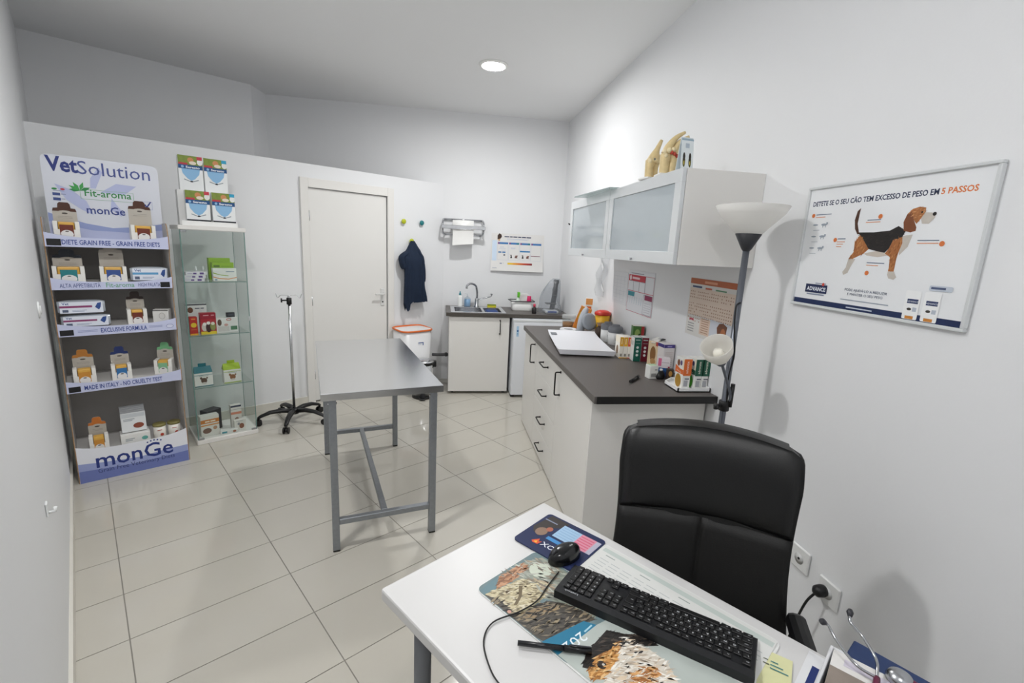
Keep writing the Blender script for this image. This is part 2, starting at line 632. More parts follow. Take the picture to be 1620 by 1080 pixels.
nc = base_cab('white base cabinet with one door at the near end of the worktop', 2.165, 2.86, 'door', 2.775)
MB().box((-(XR - FX) / 2, 2.145 - (2.165 + 2.86) / 2, 0.0), ((XR - FX) / 2 - .012, 2.164 - (2.165 + 2.86) / 2, CZ - .040), 0.001).build('end_panel', WHITE, nc)
base_cab('white cabinet of four drawers in the middle of the worktop', 2.862, 3.545, 'drawers')
base_cab('white base cabinet with one door at the far end, beside the fridge', 3.547, 4.07, 'door', 3.62)

# ------------------------------------------------------------------ wall cabinets
WX, WZ0, WZ1 = 0.998, 1.545, 1.95
ALU = M((0.72, 0.745, 0.76), 0.3, 0.25, key='pale_aluminium')
FROST = M('a9b3b9', 0.09, coat=0.6, noise=0.03, scale=3, key='frosted_glass')


def wall_cab(label, y0, y1):
    t = thing('wall_cabinet', label, 'cabinet', ((WX + XR) / 2, (y0 + y1) / 2, WZ0), 0, 'wall cabinets with frosted glass doors')
    hx, hy, H = (XR - WX) / 2, (y1 - y0) / 2, WZ1 - WZ0
    MB().box((-hx + .021, -hy, 0), (hx - .001, hy, H), 0.001).build('carcass', WHITE, t)
    d = MB().box((-hx, -hy + .002, 0.0), (-hx + .019, hy - .002, 0.055), 0.001)
    d.box((-hx, -hy + .002, H - .055), (-hx + .019, hy - .002, H), 0.001)
    d.box((-hx, -hy + .002, 0.055), (-hx + .019, -hy + .06, H - .055), 0.001)
    d.box((-hx, hy - .06, 0.055), (-hx + .019, hy - .002, H - .055), 0.001)
    d = d.build('door_frame', ALU, t)
    MB().box((-hx + .006, -hy + .06, 0.055), (-hx + .012, hy - .06, H - .055)).build('frosted_pane', FROST, d)
    MB().tube([(-hx - .012, 0.02, 0.012), (-hx, 0.02, 0.012)], 0.005, 8).build('pull_knob', CHROME, d)
    return t


wall_cab('wall cabinet with frosted glass door, nearer of the two', 1.945, 2.822)
fc = wall_cab('wall cabinet with frosted glass door, farther of the two', 2.824, 3.70)
MB().tube([(-(XR - WX) / 2 + .01, 0.438, 0.24), (-(XR - WX) / 2 + .0, 0.45, 0.24), (-(XR - WX) / 2 - .004, 0.465, 0.245)], 0.006, 8).build('door_damper', BLACK, fc)

# glass sheet lying on top
t = thing('glass_shelf', 'loose clear glass shelf lying on top of the far wall cabinet', 'glass shelf', (1.07, 3.02, WZ1 + .001), math.radians(4), tilt=(0, math.radians(-2), 0))
MB().box((-.14, -.30, 0.0), (.14, .30, 0.008), 0.001).build('pane', glass('cfdad9', 0.9, cover=0.25, cover_col='d5dcdd'), t)
t = thing('acrylic_sheet', 'thin clear acrylic sheet lying on top of the near wall cabinet', 'sheet', (1.26, 2.04, WZ1 + .001), math.radians(-8), tilt=(math.radians(3), 0, 0))
MB().box((-.09, -.07, 0.0), (.09, .09, 0.004), 0.001).build('pane', glass('e6ebea', 0.8, cover=0.3, cover_col='dfe3e4'), t)

# bone models on top of the near cabinet
BONE = M('dcc694', 0.5, noise=0.22, scale=45, bump=0.3, bscale=120, key='bone')
BONE2 = M('e8d8b0', 0.5, noise=0.15, scale=45, key='bone_pale')
RED = M('b4402f', 0.5)


def bone(label, loc, rz, paths, knobs, foot):
    t = thing('bone_model', label, 'bone model', loc, rz, 'anatomical bone models on the wall cabinet')
    MB().box((-.05, -.04, 0), (.05, .04, 0.012), 0.004).build('base', M('f1f1ef', 0.35), t)
    for p, r in paths:
        sp = smooth_path(p, 4)
        rr = []
        for i in range(len(sp)):
            f = i / (len(sp) - 1) * (len(r) - 1); a = min(int(f), len(r) - 2)
            rr.append(r[a] + (r[a + 1] - r[a]) * (f - a))
        MB().tube(sp, rr, 10).build('bone', BONE, t)
    for (c, r, m) in knobs:
        MB().lathe([(0, -r), (r * .6, -r * .8), (r, 0), (r * .6, r * .8), (0, r)], 10, c=c).build('joint', m, t)
    return t


b = bone('tan bone joint model with one upright shaft on the wall cabinet', (1.04, 2.36, WZ1 + .001), 0.2,
         [([(-.012, 0, .012), (-.016, 0, .06), (-.01, 0, .09)], [.022, .020, .027]), ([(.018, .0, .012), (.02, 0, .06), (.018, 0, .085)], [.018, .016, .024]), ([(0.0, 0, .088), (.006, -.005, .115), (.018, -.006, .15), (.036, -.01, .195)], [.034, .026, .014, .008]), ([(.01, 0, .09), (.028, 0, .118)], [.02, .013])],
         [((-.022, -.014, .09), .014, BONE2), ((.0, -.022, .094), .013, BONE2), ((.024, -.012, .098), .015, BONE2), ((-.008, -.03, .098), .006, M('7d7d72', .5)), ((.03, -.006, .12), .010, BONE2)], 0)
b = bone('tan paw bone model with two curved prongs on the wall cabinet', (1.055, 2.215, WZ1 + .001), -0.1,
         [([(-.014, 0, .012), (-.017, 0, .06), (-.012, 0, .10)], [.024, .022, .027]), ([(.02, 0, .012), (.022, 0, .07), (.02, 0, .10)], [.024, .019, .026]), ([(.0, .012, .012), (.004, .012, .09)], [.018, .02]),
          ([(-.01, 0, .105), (-.004, -.004, .135), (.024, -.010, .175), (.062, -.016, .20)], [.027, .019, .012, .006]), ([(.022, 0, .098), (.027, -.004, .128), (.048, -.010, .162), (.082, -.016, .182)], [.024, .017, .011, .006])],
         [((-.025, -.016, .11), .012, BONE2), ((-.008, -.024, .115), .013, BONE2), ((.004, -.026, .105), .009, RED), ((.018, -.026, .10), .009, RED), ((.032, -.022, .092), .009, RED), ((.012, -.022, .12), .012, BONE2), ((.036, -.016, .105), .010, BONE2), ((-.02, -.022, .092), .010, BONE2)], 0)
t = thing('leaflet_card', 'folded white leaflet card with dark dog figures beside the bone models', 'leaflet', (1.085, 2.085, WZ1 + .001), math.radians(10))
t.scale = (.72, .8, 1.0)
R7 = Matrix.Rotation(math.radians(-7), 4, 'X')
m = MB().box((-.045, -.002, 0), (.045, .001, 0.15), 0, T=R7)
m.box((-.045, .045, 0), (.045, .048, 0.15), 0, T=Matrix.Rotation(math.radians(9), 4, 'X'))
m.build('card', M('dfe9ee', 0.4), t)
p = Print(R7.to_3x3() @ Vector((-.045, -.002, 0)), (1, 0, 0), R7.to_3x3() @ Vector((0, 0, 1)))
p.rect(0.002, .006, .088, .146, 'e9f0f3').rect(.0, .142, .09, .15, '9fb7c6')
for cx in (.022, .066):
    p.disc(cx, .052, .010, '5c5a26', .026).disc(cx, .072, .009, '2a241c', .018).disc(cx, .045, .004, 'c5b24a', .009)
p.rect(.03, .11, .058, .13, 'b9c6d2')
p.build('card_print', t)

# ================================================================== FLOOR LAMP with reading arm
t = thing('floor_lamp', 'grey uplighter floor lamp with white bowl and side reading light behind the chair', 'floor lamp', (1.185, 1.72, 0))
LG = M('6c7078', 0.35, 0.6)
LB = M('2a2b30', 0.4)
SHADE = glass('ffffff', 0.3, cover=0.88, cover_col='f8f7f4', rough=.15)
MB().lathe([(0, 0), (.125, 0), (.125, .016), (.115, .024), (.03, .034), (0, .034)], 32).build('base', LB, t)
MB().tube([(0, 0, .03), (0, 0, 1.625)], 0.0125, 14).build('pole', LG, t)
MB().lathe([(.013, 1.615), (.02, 1.625), (.048, 1.68), (.046, 1.682), (0, 1.66)], 28).build('socket_cone', LB, t)
MB().lathe([(.03, 1.675), (.048, 1.682), (.085, 1.722), (.118, 1.757), (.132, 1.785), (.129, 1.787), (.114, 1.76), (.08, 1.726), (.03, 1.68)], 40, cap=False).build('bowl_shade', SHADE, t)
MB().tube([(-.016, -.02, .985), (-.016, -.02, 1.0)], 0.01, 8)
cl = MB().lathe([(.02, .955), (.022, .957), (.022, .995), (.02, .997)], 16)
cl.tube([(-.02, -.01, .978), (-.05, -.02, .978)], .005, 8).tube([(-.048, -.02, .968), (-.05, -.02, .99)], .01, 8)
cl.build('clamp', BLACK, t)
arm = MB().tube(smooth_path([(.016, -.016, .985), (.004, -.022, 1.04), (-.03, -.028, 1.11), (-.062, -.035, 1.17)], 6), 0.006, 10).build('reading_arm', LG, t)
MB().tube([(.016, -.016, .975), (.016, -.018, 1.075)], 0.009, 10).build('switch', BLACK, arm)
HT = Matrix.Translation((-.062, -.035, 1.167)) @ Matrix.Rotation(math.radians(-36), 4, 'Y') @ Matrix.Rotation(math.radians(22), 4, 'X')
MB().lathe([(.0, 0), (.018, 0), (.022, .012), (.022, .030), (.015, .034), (0, .034)], 18, T=HT).build('lamp_holder', LG, arm)
MB().lathe([(.018, .026), (.038, .036), (.056, .068), (.061, .11), (.058, .11), (.052, .07), (.033, .04), (.016, .032)], 28, T=HT, cap=False).build('reading_shade', glass('f3f1ec', 0.4, cover=0.82, cover_col='f1efea', rough=.2), arm)
MB().lathe([(0, .03), (.016, .036), (.022, .06), (.016, .078), (0, .084)], 16, T=HT).build('bulb', M('f4f1e6', 0.2), arm)
cp = smooth_path([(.006, -.014, .96), (-.008, -.016, 1.10), (.004, -.015, 1.20), (-.014, -.014, 1.32), (-.018, -.014, 1.395), (-.008, -.013, 1.41), (0, -.012, 1.412)], 5)
MB().tube(cp, 0.003, 6).build('cord', BLACK, t)

# ================================================================== POSTERS ON THE RIGHT WALL
PW, PH = 0.625, 0.43
PY0 = 1.688 - 0.02
t = thing('framed_poster', 'framed poster of a standing beagle with five steps text', 'poster', (XR - .001, 1.66, 1.425))
# local: print plane x = -0.012, horizontal runs towards -y
MB().box((-.008, -PW, 0), (0, 0.0, PH), 0.001).build('backing', M((0.80, 0.81, 0.82), 0.35), t)
m = MB()
for a, b in (((-.016, -PW - .004, -.004), (0, .004, 0.006)), ((-.016, -PW - .004, PH - .006), (0, .004, PH + .004)), ((-.016, -.006, .006), (0, .004, PH - .006)), ((-.016, -PW - .004, .006), (0, -PW + .006, PH - .006))):
    m.box(a, b, 0.002)
m.build('frame', M('d9dcdd', 0.3, 0.1), t)
p = Print((-.008, 0, 0), (0, -1, 0), (0, 0, 1))
p.rect(0.006, .006, .619, .424, M((0.83, 0.845, 0.865), 0.3))
p.rect(.006, .006, .619, .024, '0f2450')
DK, OR, TAN = '1d2b4d', 'd9773c', M('a8693a', .5, noise=.3, scale=40)
p.text('DETETE SE O SEU CÃO TEM EXCESSO DE PESO EM', .024, .364, DK, h=.0165, w=.458, bold=.028)
p.text('5 PASSOS', .488, .364, OR, h=.0165, w=.094, bold=.028)
BLK, WHT = M('1b1616', .5), M('c4bdb4', .5, noise=.12, scale=60)
for pts, mm in (
    ([(0.225, 0.335), (0.236, 0.344), (0.235, 0.325), (0.234, 0.294), (0.245, 0.265), (0.253, 0.259), (0.24, 0.259), (0.227, 0.277), (0.22, 0.306)], M('4a2a1a', .5)),
    ([(0.253, 0.259), (0.272, 0.236), (0.294, 0.211), (0.278, 0.196), (0.253, 0.184), (0.234, 0.175), (0.223, 0.178), (0.239, 0.201), (0.236, 0.231)], TAN),
    ([(0.223, 0.178), (0.251, 0.178), (0.239, 0.154), (0.23, 0.13), (0.214, 0.122), (0.208, 0.132), (0.219, 0.148)], WHT),
    ([(0.278, 0.196), (0.321, 0.205), (0.36, 0.199), (0.367, 0.192), (0.332, 0.186), (0.292, 0.19)], M('c9bfb4', .5)),
    ([(0.4, 0.251), (0.432, 0.255), (0.424, 0.219), (0.402, 0.193), (0.397, 0.214)], WHT),
    ([(0.401, 0.248), (0.374, 0.241), (0.365, 0.214), (0.354, 0.198), (0.374, 0.187), (0.378, 0.144), (0.396, 0.142), (0.396, 0.182), (0.399, 0.204), (0.405, 0.23)], TAN),
    ([(0.377, 0.143), (0.397, 0.144), (0.408, 0.127), (0.401, 0.119), (0.383, 0.122), (0.376, 0.133)], WHT),
    ([(0.245, 0.265), (0.302, 0.264), (0.356, 0.268), (0.382, 0.281), (0.408, 0.266), (0.401, 0.248), (0.374, 0.241), (0.365, 0.214), (0.353, 0.2), (0.321, 0.205), (0.294, 0.211), (0.272, 0.236)], BLK),
    ([(0.402, 0.315), (0.416, 0.329), (0.436, 0.334), (0.455, 0.33), (0.456, 0.312), (0.446, 0.3), (0.436, 0.285), (0.426, 0.296)], TAN),
    ([(0.455, 0.317), (0.475, 0.315), (0.486, 0.31), (0.486, 0.3), (0.472, 0.284), (0.452, 0.285), (0.446, 0.3)], WHT),
    ([(0.401, 0.266), (0.395, 0.292), (0.402, 0.315), (0.415, 0.322), (0.426, 0.296), (0.438, 0.275), (0.438, 0.265), (0.423, 0.261)], M('7a4526', .5, noise=.2, scale=50))):
    p.poly(pts, mm)
p.fur([(0.253, 0.259), (0.272, 0.236), (0.294, 0.211), (0.278, 0.196), (0.253, 0.184), (0.234, 0.175), (0.223, 0.178), (0.239, 0.201), (0.236, 0.231)], ['b87a45', '8a5228', 'c48a55'], 120, .008, 1.2, 11)
p.fur([(0.401, 0.248), (0.374, 0.241), (0.365, 0.214), (0.354, 0.198), (0.374, 0.187), (0.378, 0.144), (0.396, 0.142), (0.396, 0.182), (0.399, 0.204), (0.405, 0.23)], ['b87a45', '8a5228', 'c48a55'], 150, .008, 1.4, 12)
p.fur([(0.402, 0.315), (0.416, 0.329), (0.436, 0.334), (0.455, 0.33), (0.456, 0.312), (0.446, 0.3), (0.436, 0.285), (0.426, 0.296)], ['b87a45', '9a6230', 'd09a66'], 80, .006, .5, 13)
p.fur([(0.245, 0.262), (0.302, 0.262), (0.356, 0.266), (0.382, 0.279), (0.405, 0.266), (0.398, 0.248), (0.374, 0.241), (0.365, 0.214), (0.353, 0.202), (0.321, 0.207), (0.294, 0.213), (0.272, 0.236)], ['0f0c0c', '2a2220', '1a1414'], 160, .009, .2, 14)
p.disc(.483, .311, .0055, BLK).disc(.446, .318, .003, BLK)
for cx, cy in ((0.035, 0.33), (0.314, 0.313), (0.154, 0.241), (0.521, 0.228), (0.304, 0.134)):
    p.disc(cx, cy, .0075, OR)
p.rects([(.048, .331, .118, .3335), (.27, .302, .318, .3045), (.165, .243, .197, .246), (.45, .236, .512, .2385), (.297, .166, .36, .1685)], '5b6b85')
p.rects([(.048, .322, .092, .3245), (.265, .295, .318, .2975), (.163, .233, .197, .2355), (.163, .225, .19, .2275), (.163, .217, .185, .2195), (.45, .228, .512, .2305), (.297, .158, .34, .1605)], 'dd9a72')
for k in range(3):
    zz = .296 - k * .042
    p.disc(.052, zz, .012, '98a2ae', .003).disc(.092, zz, .013, '98a2ae', .004).rects([(.086, zz - .01, .089, zz), (.098, zz - .01, .101, zz), (.101, zz, .108, zz + .008), (.045, zz - .02, .075, zz - .0185)], '98a2ae')
p.rect(.056, .049, .157, .080, '16244f').text('ADVANCE', .107, .057, 'e9edf4', h=.014, w=.088, align='c', bold=.03)
p.rect(.066, .041, .148, .046, '8a93a8').rect(.1, .083, .15, .086, '8a93a8').disc(.137, .082, .006, 'cf4a3a')
p.text('PODE AJUDÁ-LO A REDUZIR', .312, .070, '4a566f', h=.0085, w=.158, align='c')
p.text('E MANTER O SEU PESO', .312, .056, '4a566f', h=.0085, w=.132, align='c')
p.rect(.222, .038, .402, .041, '99a2b0').rect(.25, .0125, .35, .0165, 'c7cfdd')
for bx in (.451, .507):
    p.poly(rrect(bx, .008, bx + .046, .092, .004), 'f1f2f3').rect(bx + .008, .055, bx + .041, .068, '22315f').text('ADVANCE', bx + .0245, .0585, 'e9edf4', h=.005, align='c').disc(bx + .018, .038, .007, '3a3630', .004).rect(bx + .01, .009, bx + .035, .018, 'c98233').rect(bx + .028, .032, bx + .04, .044, 'b9c0cc')
p.poly(rrect(.515, .097, .578, .112, .004), 'c4ccd8').rect(.52, .102, .56, .108, '4a5676')
p.build('poster_print', t)


def wall_sheet(name, label, yl, yr, z0, z1, fn, col=None, cat='poster'):
    t = thing(name, label, cat, (XR - .0005, yl, z0))
    w, h = yl - yr, z1 - z0
    MB().box((-.002, -w, 0), (0, 0, h)).build('sheet', col or PAPER, t)
    p = Print((-.002, 0, 0), (0, -1, 0), (0, 0, 1), lift=.0004); fn(p, w, h); p.build('sheet_print', t)


def red_chart(p, w, h):
    p.frame(.004, .0, w - .004, h - .03, .003, 'c3596a').rect(.004, h - .075, w * .68, h - .03, 'c4273b').disc(.04, h - .052, .018, 'e8d7d9').rect(.07, h - .06, .2, h - .045, 'eccdd1')
    p.rects([(w * .22, h * .52, w * .23, h - .075), (w * .45, h * .52, w * .46, h - .075), (w * .67, h * .5, w * .68, h - .03)], '3b3b44').rect(.004, h * .5, w - .004, h * .515, 'c3596a')
    p.rects([(.02, h * .74, w * .18, h * .755), (w * .27, h * .74, w * .42, h * .755), (w * .5, h * .74, w * .65, h * .755), (w * .1, h - .022, w * .6, h - .016)], '9a9aa4')
    p.rect(.015, h * .38, w * .3, h * .49, '2b8f9b').rects([(x * w, h * .2, x * w + .003, h * .38) for x in (.04, .13, .22, .31, .4, .5, .58)], '7aa7b8')
    p.rect(w * .7, h * .36, w * .97, h * .47, '8e2350').frame(w * .66, .006, w * .97, h * .48, .003, '8a8a95')
    p.rects([(w * .7, h * (.08 + .05 * k), w * .93, h * (.09 + .05 * k)) for k in range(5)], 'b7b7c0')


wall_sheet('wall_chart', 'white wall chart with red header and teal and plum boxes above the boxes', 3.345, 2.905, 1.165, 1.462, red_chart, M('dcdee2', .35))


def faint_chart(p, w, h):
    p.rects([(.02, h * (.08 + .11 * k), w - .02, h * (.085 + .11 * k)) for k in range(8)], 'c3c8d0').rects([(w * x, .02, w * x + .003, h - .03) for x in (.05, .3, .55, .8)], 'c3c8d0')


wall_sheet('faint_chart', 'pale clear sheet with faint grey grid beside the red chart', 3.66, 3.36, 1.19, 1.44, faint_chart, M('dfe1e4', .4))


def cal_chart(p, w, h):
    p.rect(0, h - .03, w, h, 'b5623a').rect(w * .33, h - .022, w * .6, h - .010, 'd99a78').rects([(w * .06, h - .05, w * .28, h - .04)], '33456b').rect(w * .36, h - .052, w * .5, h - .043, 'c25a3a').rect(w * .58, h - .052, w * .8, h - .045, '5f8f6b')
    rs = []
    random.seed(9)
    for r in range(11):
        y = h - .075 - r * .016
        if r == 3: continue
        for c in range(22):
            if random.random() < .85:
                rs.append((w * (.03 + c * .043), y, w * (.03 + c * .043) + w * .02, y + .0045 + .003 * random.random()))
    p.rect(w * .015, h * .36, w * .985, h * .83, 'dccabb').rects(rs, 'a5806b')
    p.rect(w * .33, .02, w * .55, h * .34, 'd9c1ae').rects([(w * .36, .03 + .012 * k, w * .52, .034 + .012 * k) for k in range(7)], 'a5806b')
    p.poly([(w * .55, .01), (w * .98, .01), (w * .98, h * .34), (w * .55, h * .36)], 'c9cdd6')
    p.poly([(w * .70, .01), (w * .72, h * .16), (w * .70, h * .26), (w * .74, h * .33), (w * .82, h * .35), (w * .90, h * .31), (w * .89, h * .2), (w * .94, h * .1), (w * .95, .01)], M('6b3d22', .5, noise=.3, scale=60)).disc(w * .83, h * .17, w * .05, M('a9673c', .5), h * .1)
    p.disc(w * .1, h * .28, w * .03, 'b0354a', .006).disc(w * .15, h * .28, w * .03, 'b0354a', .006).rects([(w * .05, .02 + .014 * k, w * .2, .026 + .014 * k) for k in range(4)], '9b9b9b')


wall_sheet('wall_calendar', 'dosage calendar poster with terracotta header and brown dog behind the floor lamp', 2.455, 2.022, 1.155, 1.468, cal_chart, M('d8d6d2', .5))


# ================================================================== SINK CORNER
SZ = 0.888
t = thing('sink_worktop', 'short dark grey worktop holding the sink on the back wall', 'worktop', (0.05, 4.85, SZ - .036))
m = MB()
for a, b in (((0, 0, 0), (.085, .6, .036)), ((.085, 0, 0), (.605, .07, .036)), ((.085, .44, 0), (.605, .6, .036)), ((.605, 0, 0), (XR - .052, .6, .036))):
    m.box(a, b)
m.build('slab', WORKTOP, t)
MB().box((0, -.0015, 0), (XR - .052, 0, .035)).build('front_edge', M('4b4640', .4, noise=.1, scale=80), t)
t = thing('sink', 'steel sink with main bowl and small side bowl', 'sink', (0.05, 4.85, SZ))
RIM = MB()
for a, b in (((.05, .035, 0), (.64, .075, .006)), ((.05, .43, 0), (.64, .525, .006)), ((.05, .075, 0), (.095, .43, .006)), ((.595, .075, 0), (.64, .43, .006)), ((.385, .075, 0), (.415, .43, .006))):
    RIM.box(a, b, .002)
RIM.build('rim', STEEL, t)


def basin(x0, x1, y0, y1, d, name):
    def fn(a, b):
        an = 2 * PI * a
        k = (abs(math.cos(an)) ** 6 + abs(math.sin(an)) ** 6) ** (-1 / 6)
        s = [1, .99, .95, .8, 0][min(4, int(b * 4 + .5))]
        z = [0, -d * .5, -d * .92, -d, -d][min(4, int(b * 4 + .5))]
        return ((x0 + x1) / 2 + (x1 - x0) / 2 * k * math.cos(an) * s, (y0 + y1) / 2 + (y1 - y0) / 2 * k * math.sin(an) * s, z)
    MB().grid(fn, 28, 5, closed=True).build(name, STEEL, t)


basin(.092, .388, .072, .433, .15, 'main_bowl')
basin(.412, .598, .072, .433, .10, 'side_bowl')
MB().lathe([(0, -.147), (.03, -.147), (.032, -.149)], 16, c=(.24, .25, 0)).build('drain', CHROME, t)
t = thing('blue_tub', 'dark blue tub sitting in the small sink bowl', 'tub', (0.555, 5.09, SZ - .098))
MB().box((-.075, -.13, 0), (.075, .13, .09), .012).build('tub', M('1a2f5c', .5, noise=.2, scale=30), t)
MB().box((-.06, -.11, .088), (.06, .11, .096), .003).build('folded_cloth', M('22407a', .8, noise=.25, scale=40), t)
t = thing('mixer_tap', 'chrome gooseneck mixer tap with long elbow lever', 'tap', (0.40, 5.325, SZ + .006))
MB().lathe([(0, 0), (.03, 0), (.03, .008), (.022, .02), (.022, .085), (.018, .10), (0, .105)], 20).build('body', CHROME, t)
MB().tube(smooth_path([(0, 0, .09), (0, -.01, .17), (-.02, -.03, .245), (-.075, -.07, .27), (-.118, -.10, .25), (-.125, -.105, .215)], 6), [.012] * 30 + [.014], 12).build('spout', CHROME, t)
MB().tube(smooth_path([(.015, 0, .085), (.06, -.01, .10), (.13, -.02, .118), (.16, -.022, .13), (.165, -.022, .15)], 5), .006, 8).tube([(.165, -.022, .145), (.168, -.022, .16)], .012, 10).build('elbow_lever', CHROME, t)

t = thing('soap_bottle', 'white squeeze bottle with teal cap behind the sink', 'bottle', (0.21, 5.35, SZ + .006))
MB().lathe([(0, 0), (.026, 0), (.028, .01), (.028, .105), (.022, .12), (.011, .128), (.011, .13), (0, .13)], 20).build('body', M('eef0ee', .35), t)
MB().lathe([(.013, .128), (.013, .142), (.008, .15), (.005, .172), (0, .174)], 14).build('cap', M('16808c', .4), t)
t = thing('soap_dispenser', 'clear dispenser bottle of light blue soap beside the white squeeze bottle', 'bottle', (0.295, 5.35, SZ + .006))
MB().lathe([(0, .004), (.034, .004), (.035, .085), (0, .085)], 20).build('soap', M('8fbbe0', .3), t)
MB().lathe([(0, 0), (.038, 0), (.038, .085), (.03, .10), (.012, .108), (.012, .115)], 20, cap=False).build('body', glass('eef4f8', .5, cover=.15), t)
MB().tube([(0, 0, .11), (0, 0, .15), (-.03, -.01, .152)], .005, 8).build('pump', M('d9dde0', .3), t)
t = thing('sponge', 'yellow sponge lying on the sink edge behind the small bowl', 'sponge', (0.575, 5.335, SZ + .006))
MB().box((-.05, -.032, 0), (.05, .032, .022), .006).build('foam', M('c8bf2a', .9, noise=.15, scale=90, bump=.4, bscale=150), t)
MB().box((-.05, -.032, .022), (.05, .032, .032), .002).build('scour_pad', M('7d8a2c', .95, noise=.2, scale=120), t)

t = thing('dish_rack', 'white dish tub with dark wire rim on the sink worktop', 'tub', (0.905, 5.22, SZ))


def tubf(a, b):
    an = 2 * PI * a
    k = (abs(math.cos(an)) ** 8 + abs(math.sin(an)) ** 8) ** (-1 / 8)
    lv = [(0, .005), (.88, 0), (.9, .006), (1.0, .10), (.96, .10), (.86, .01), (0, .01)][int(round(b * 6))]
    return (.125 * k * math.cos(an) * lv[0], .09 * k * math.sin(an) * lv[0], lv[1])


MB().grid(tubf, 32, 7, closed=True).build('tub', M('e9eae8', .35), t)
MB().tube([(x, y, .108) for x, y in rrect(-.135, -.10, .135, .10, .03, 4)] + [(.105, -.10, .108)], .0055, 8).tube([(-.135, .02, .108), (-.155, .02, .116), (-.155, -.02, .116), (-.135, -.02, .108)], .004, 6).build('wire_rim', M('4a4c50', .35, .7), t)
t = thing('spray_bottle', 'clear spray bottle with bright green trigger standing in the dish tub', 'spray bottle', (0.865, 5.22, SZ + .013))
MB().lathe([(0, 0), (.028, 0), (.03, .01), (.03, .09), (.014, .13), (.012, .145), (0, .145)], 18).build('body', M('dbe8dd', .25), t)
MB().box((-.014, -.028, .145), (.014, .022, .19), .006).tube([(0, -.02, .165), (0, -.032, .15), (0, -.034, .125)], .005, 8).lathe([(.015, .13), (.015, .15)], 14).build('trigger', M('66c02f', .4), t)
t = thing('tumbler', 'pink plastic tumbler upside down in the dish tub', 'cup', (0.985, 5.20, SZ + .013))
MB().lathe([(0, .15), (.02, .15), (.022, .148), (.033, 0), (.031, 0), (.02, .145)], 22, cap=False).build('cup', M('d01f62', .35), t)
t = thing('plate', 'white round dish leaning upright in the dish tub', 'plate', (0.94, 5.27, SZ + .013), 0, tilt=(math.radians(82), 0, 0))
MB().lathe([(0, .0), (.06, .0), (.085, .012), (.087, .010), (.062, -.004), (0, -.004)], 30, c=(0, .087, 0)).build('dish', M('dfe0df', .3), t)
t = thing('detergent_bottle', 'small dark bottle with pink cap beside the wrapped device', 'bottle', (1.0, 4.95, SZ))
MB().lathe([(0, 0), (.024, 0), (.025, .01), (.024, .055), (.012, .075), (0, .075)], 16).build('body', M('1c1719', .3), t)
MB().lathe([(.014, .072), (.014, .10), (.010, .106), (0, .106)], 14).build('cap', M('cf3d5b', .4), t)

t = thing('wrapped_microscope', 'device under a clear plastic bag on the sink worktop', 'microscope', (1.205, 5.05, SZ))
MB().box((-.075, -.09, 0), (.075, .09, .035), .015).build('foot', M('d9dcdf', .35), t)
MB().box((-.05, -.088, .012), (.05, -.092, .03), .001).build('foot_badge', M('2c4f9a', .4), t)
MB().tube(smooth_path([(.03, .06, .03), (.045, .065, .13), (.045, .03, .22), (.035, -.01, .27)], 5), [.03] * 15 + [.024], 12).build('arm', M('3c4148', .4), t)
MB().tube([(.03, -.02, .20), (.045, .0, .33)], [.022, .026], 14).tube([(.045, 0, .33), (.05, .005, .365)], .03, 14).build('eyepiece', M('26282c', .35), t)
MB().box((-.06, -.06, .10), (.05, .04, .112), .003).build('stage', M('2b2d31', .4), t)


def bagf(a, b):
    an = 2 * PI * a
    r = (.088 * (1 - b) ** .55 + .035) * (1 + .10 * math.sin(5 * an + 3 * b) + .06 * math.sin(9 * an - 6 * b))
    return (r * math.cos(an) * 1.05 + .045 * b - .035 * math.sin(PI * b) , r * math.sin(an) * .95 + .01 * b, .004 + b * .375)


MB().grid(bagf, 40, 16, closed=True).build('plastic_bag', glass('eceef0', .45, cover=.20, cover_col='d5d9de', rough=.25), t)

# sink cabinet
t = thing('sink_cabinet', 'white cabinet with one door under the sink', 'cabinet', (0.085, 4.87, 0))
MB().box((.0, .02, .03), (.64, .56, .685)).build('carcass', WHITE, t)
MB().box((.0, .02, .685), (.018, .56, SZ - .039)).build('side_rail', WHITE, t)
MB().box((.622, .02, .685), (.64, .56, SZ - .039)).build('side_rail', WHITE, t)
d = MB().box((0, 0, .03), (.64, .019, SZ - .042), .0015).build('door', WHITE, t)
bar_handle(d, (.537, 0, .67), (.537, 0, .815), (0, -.032, 0))
for x in (.03, .59):
    for y in (.05, .5):
        MB().box((x, y, 0), (x + .03, y + .03, .03), .004).build('foot', BLACK, t)
t = thing('drain_pipe', 'dark waste pipe running from the sink cabinet to the wall', 'pipe', (0.0, 5.2, .36))
MB().tube(smooth_path([(.084, 0, 0), (.0, .0, -.005), (-.09, .03, -.01)], 5), .018, 12).build('pipe', M('4a4a4c', .5), t)
MB().tube([(.05, .0, -.003), (.075, .0, 0)], .024, 12).build('pipe_collar', M('333335', .5), t)

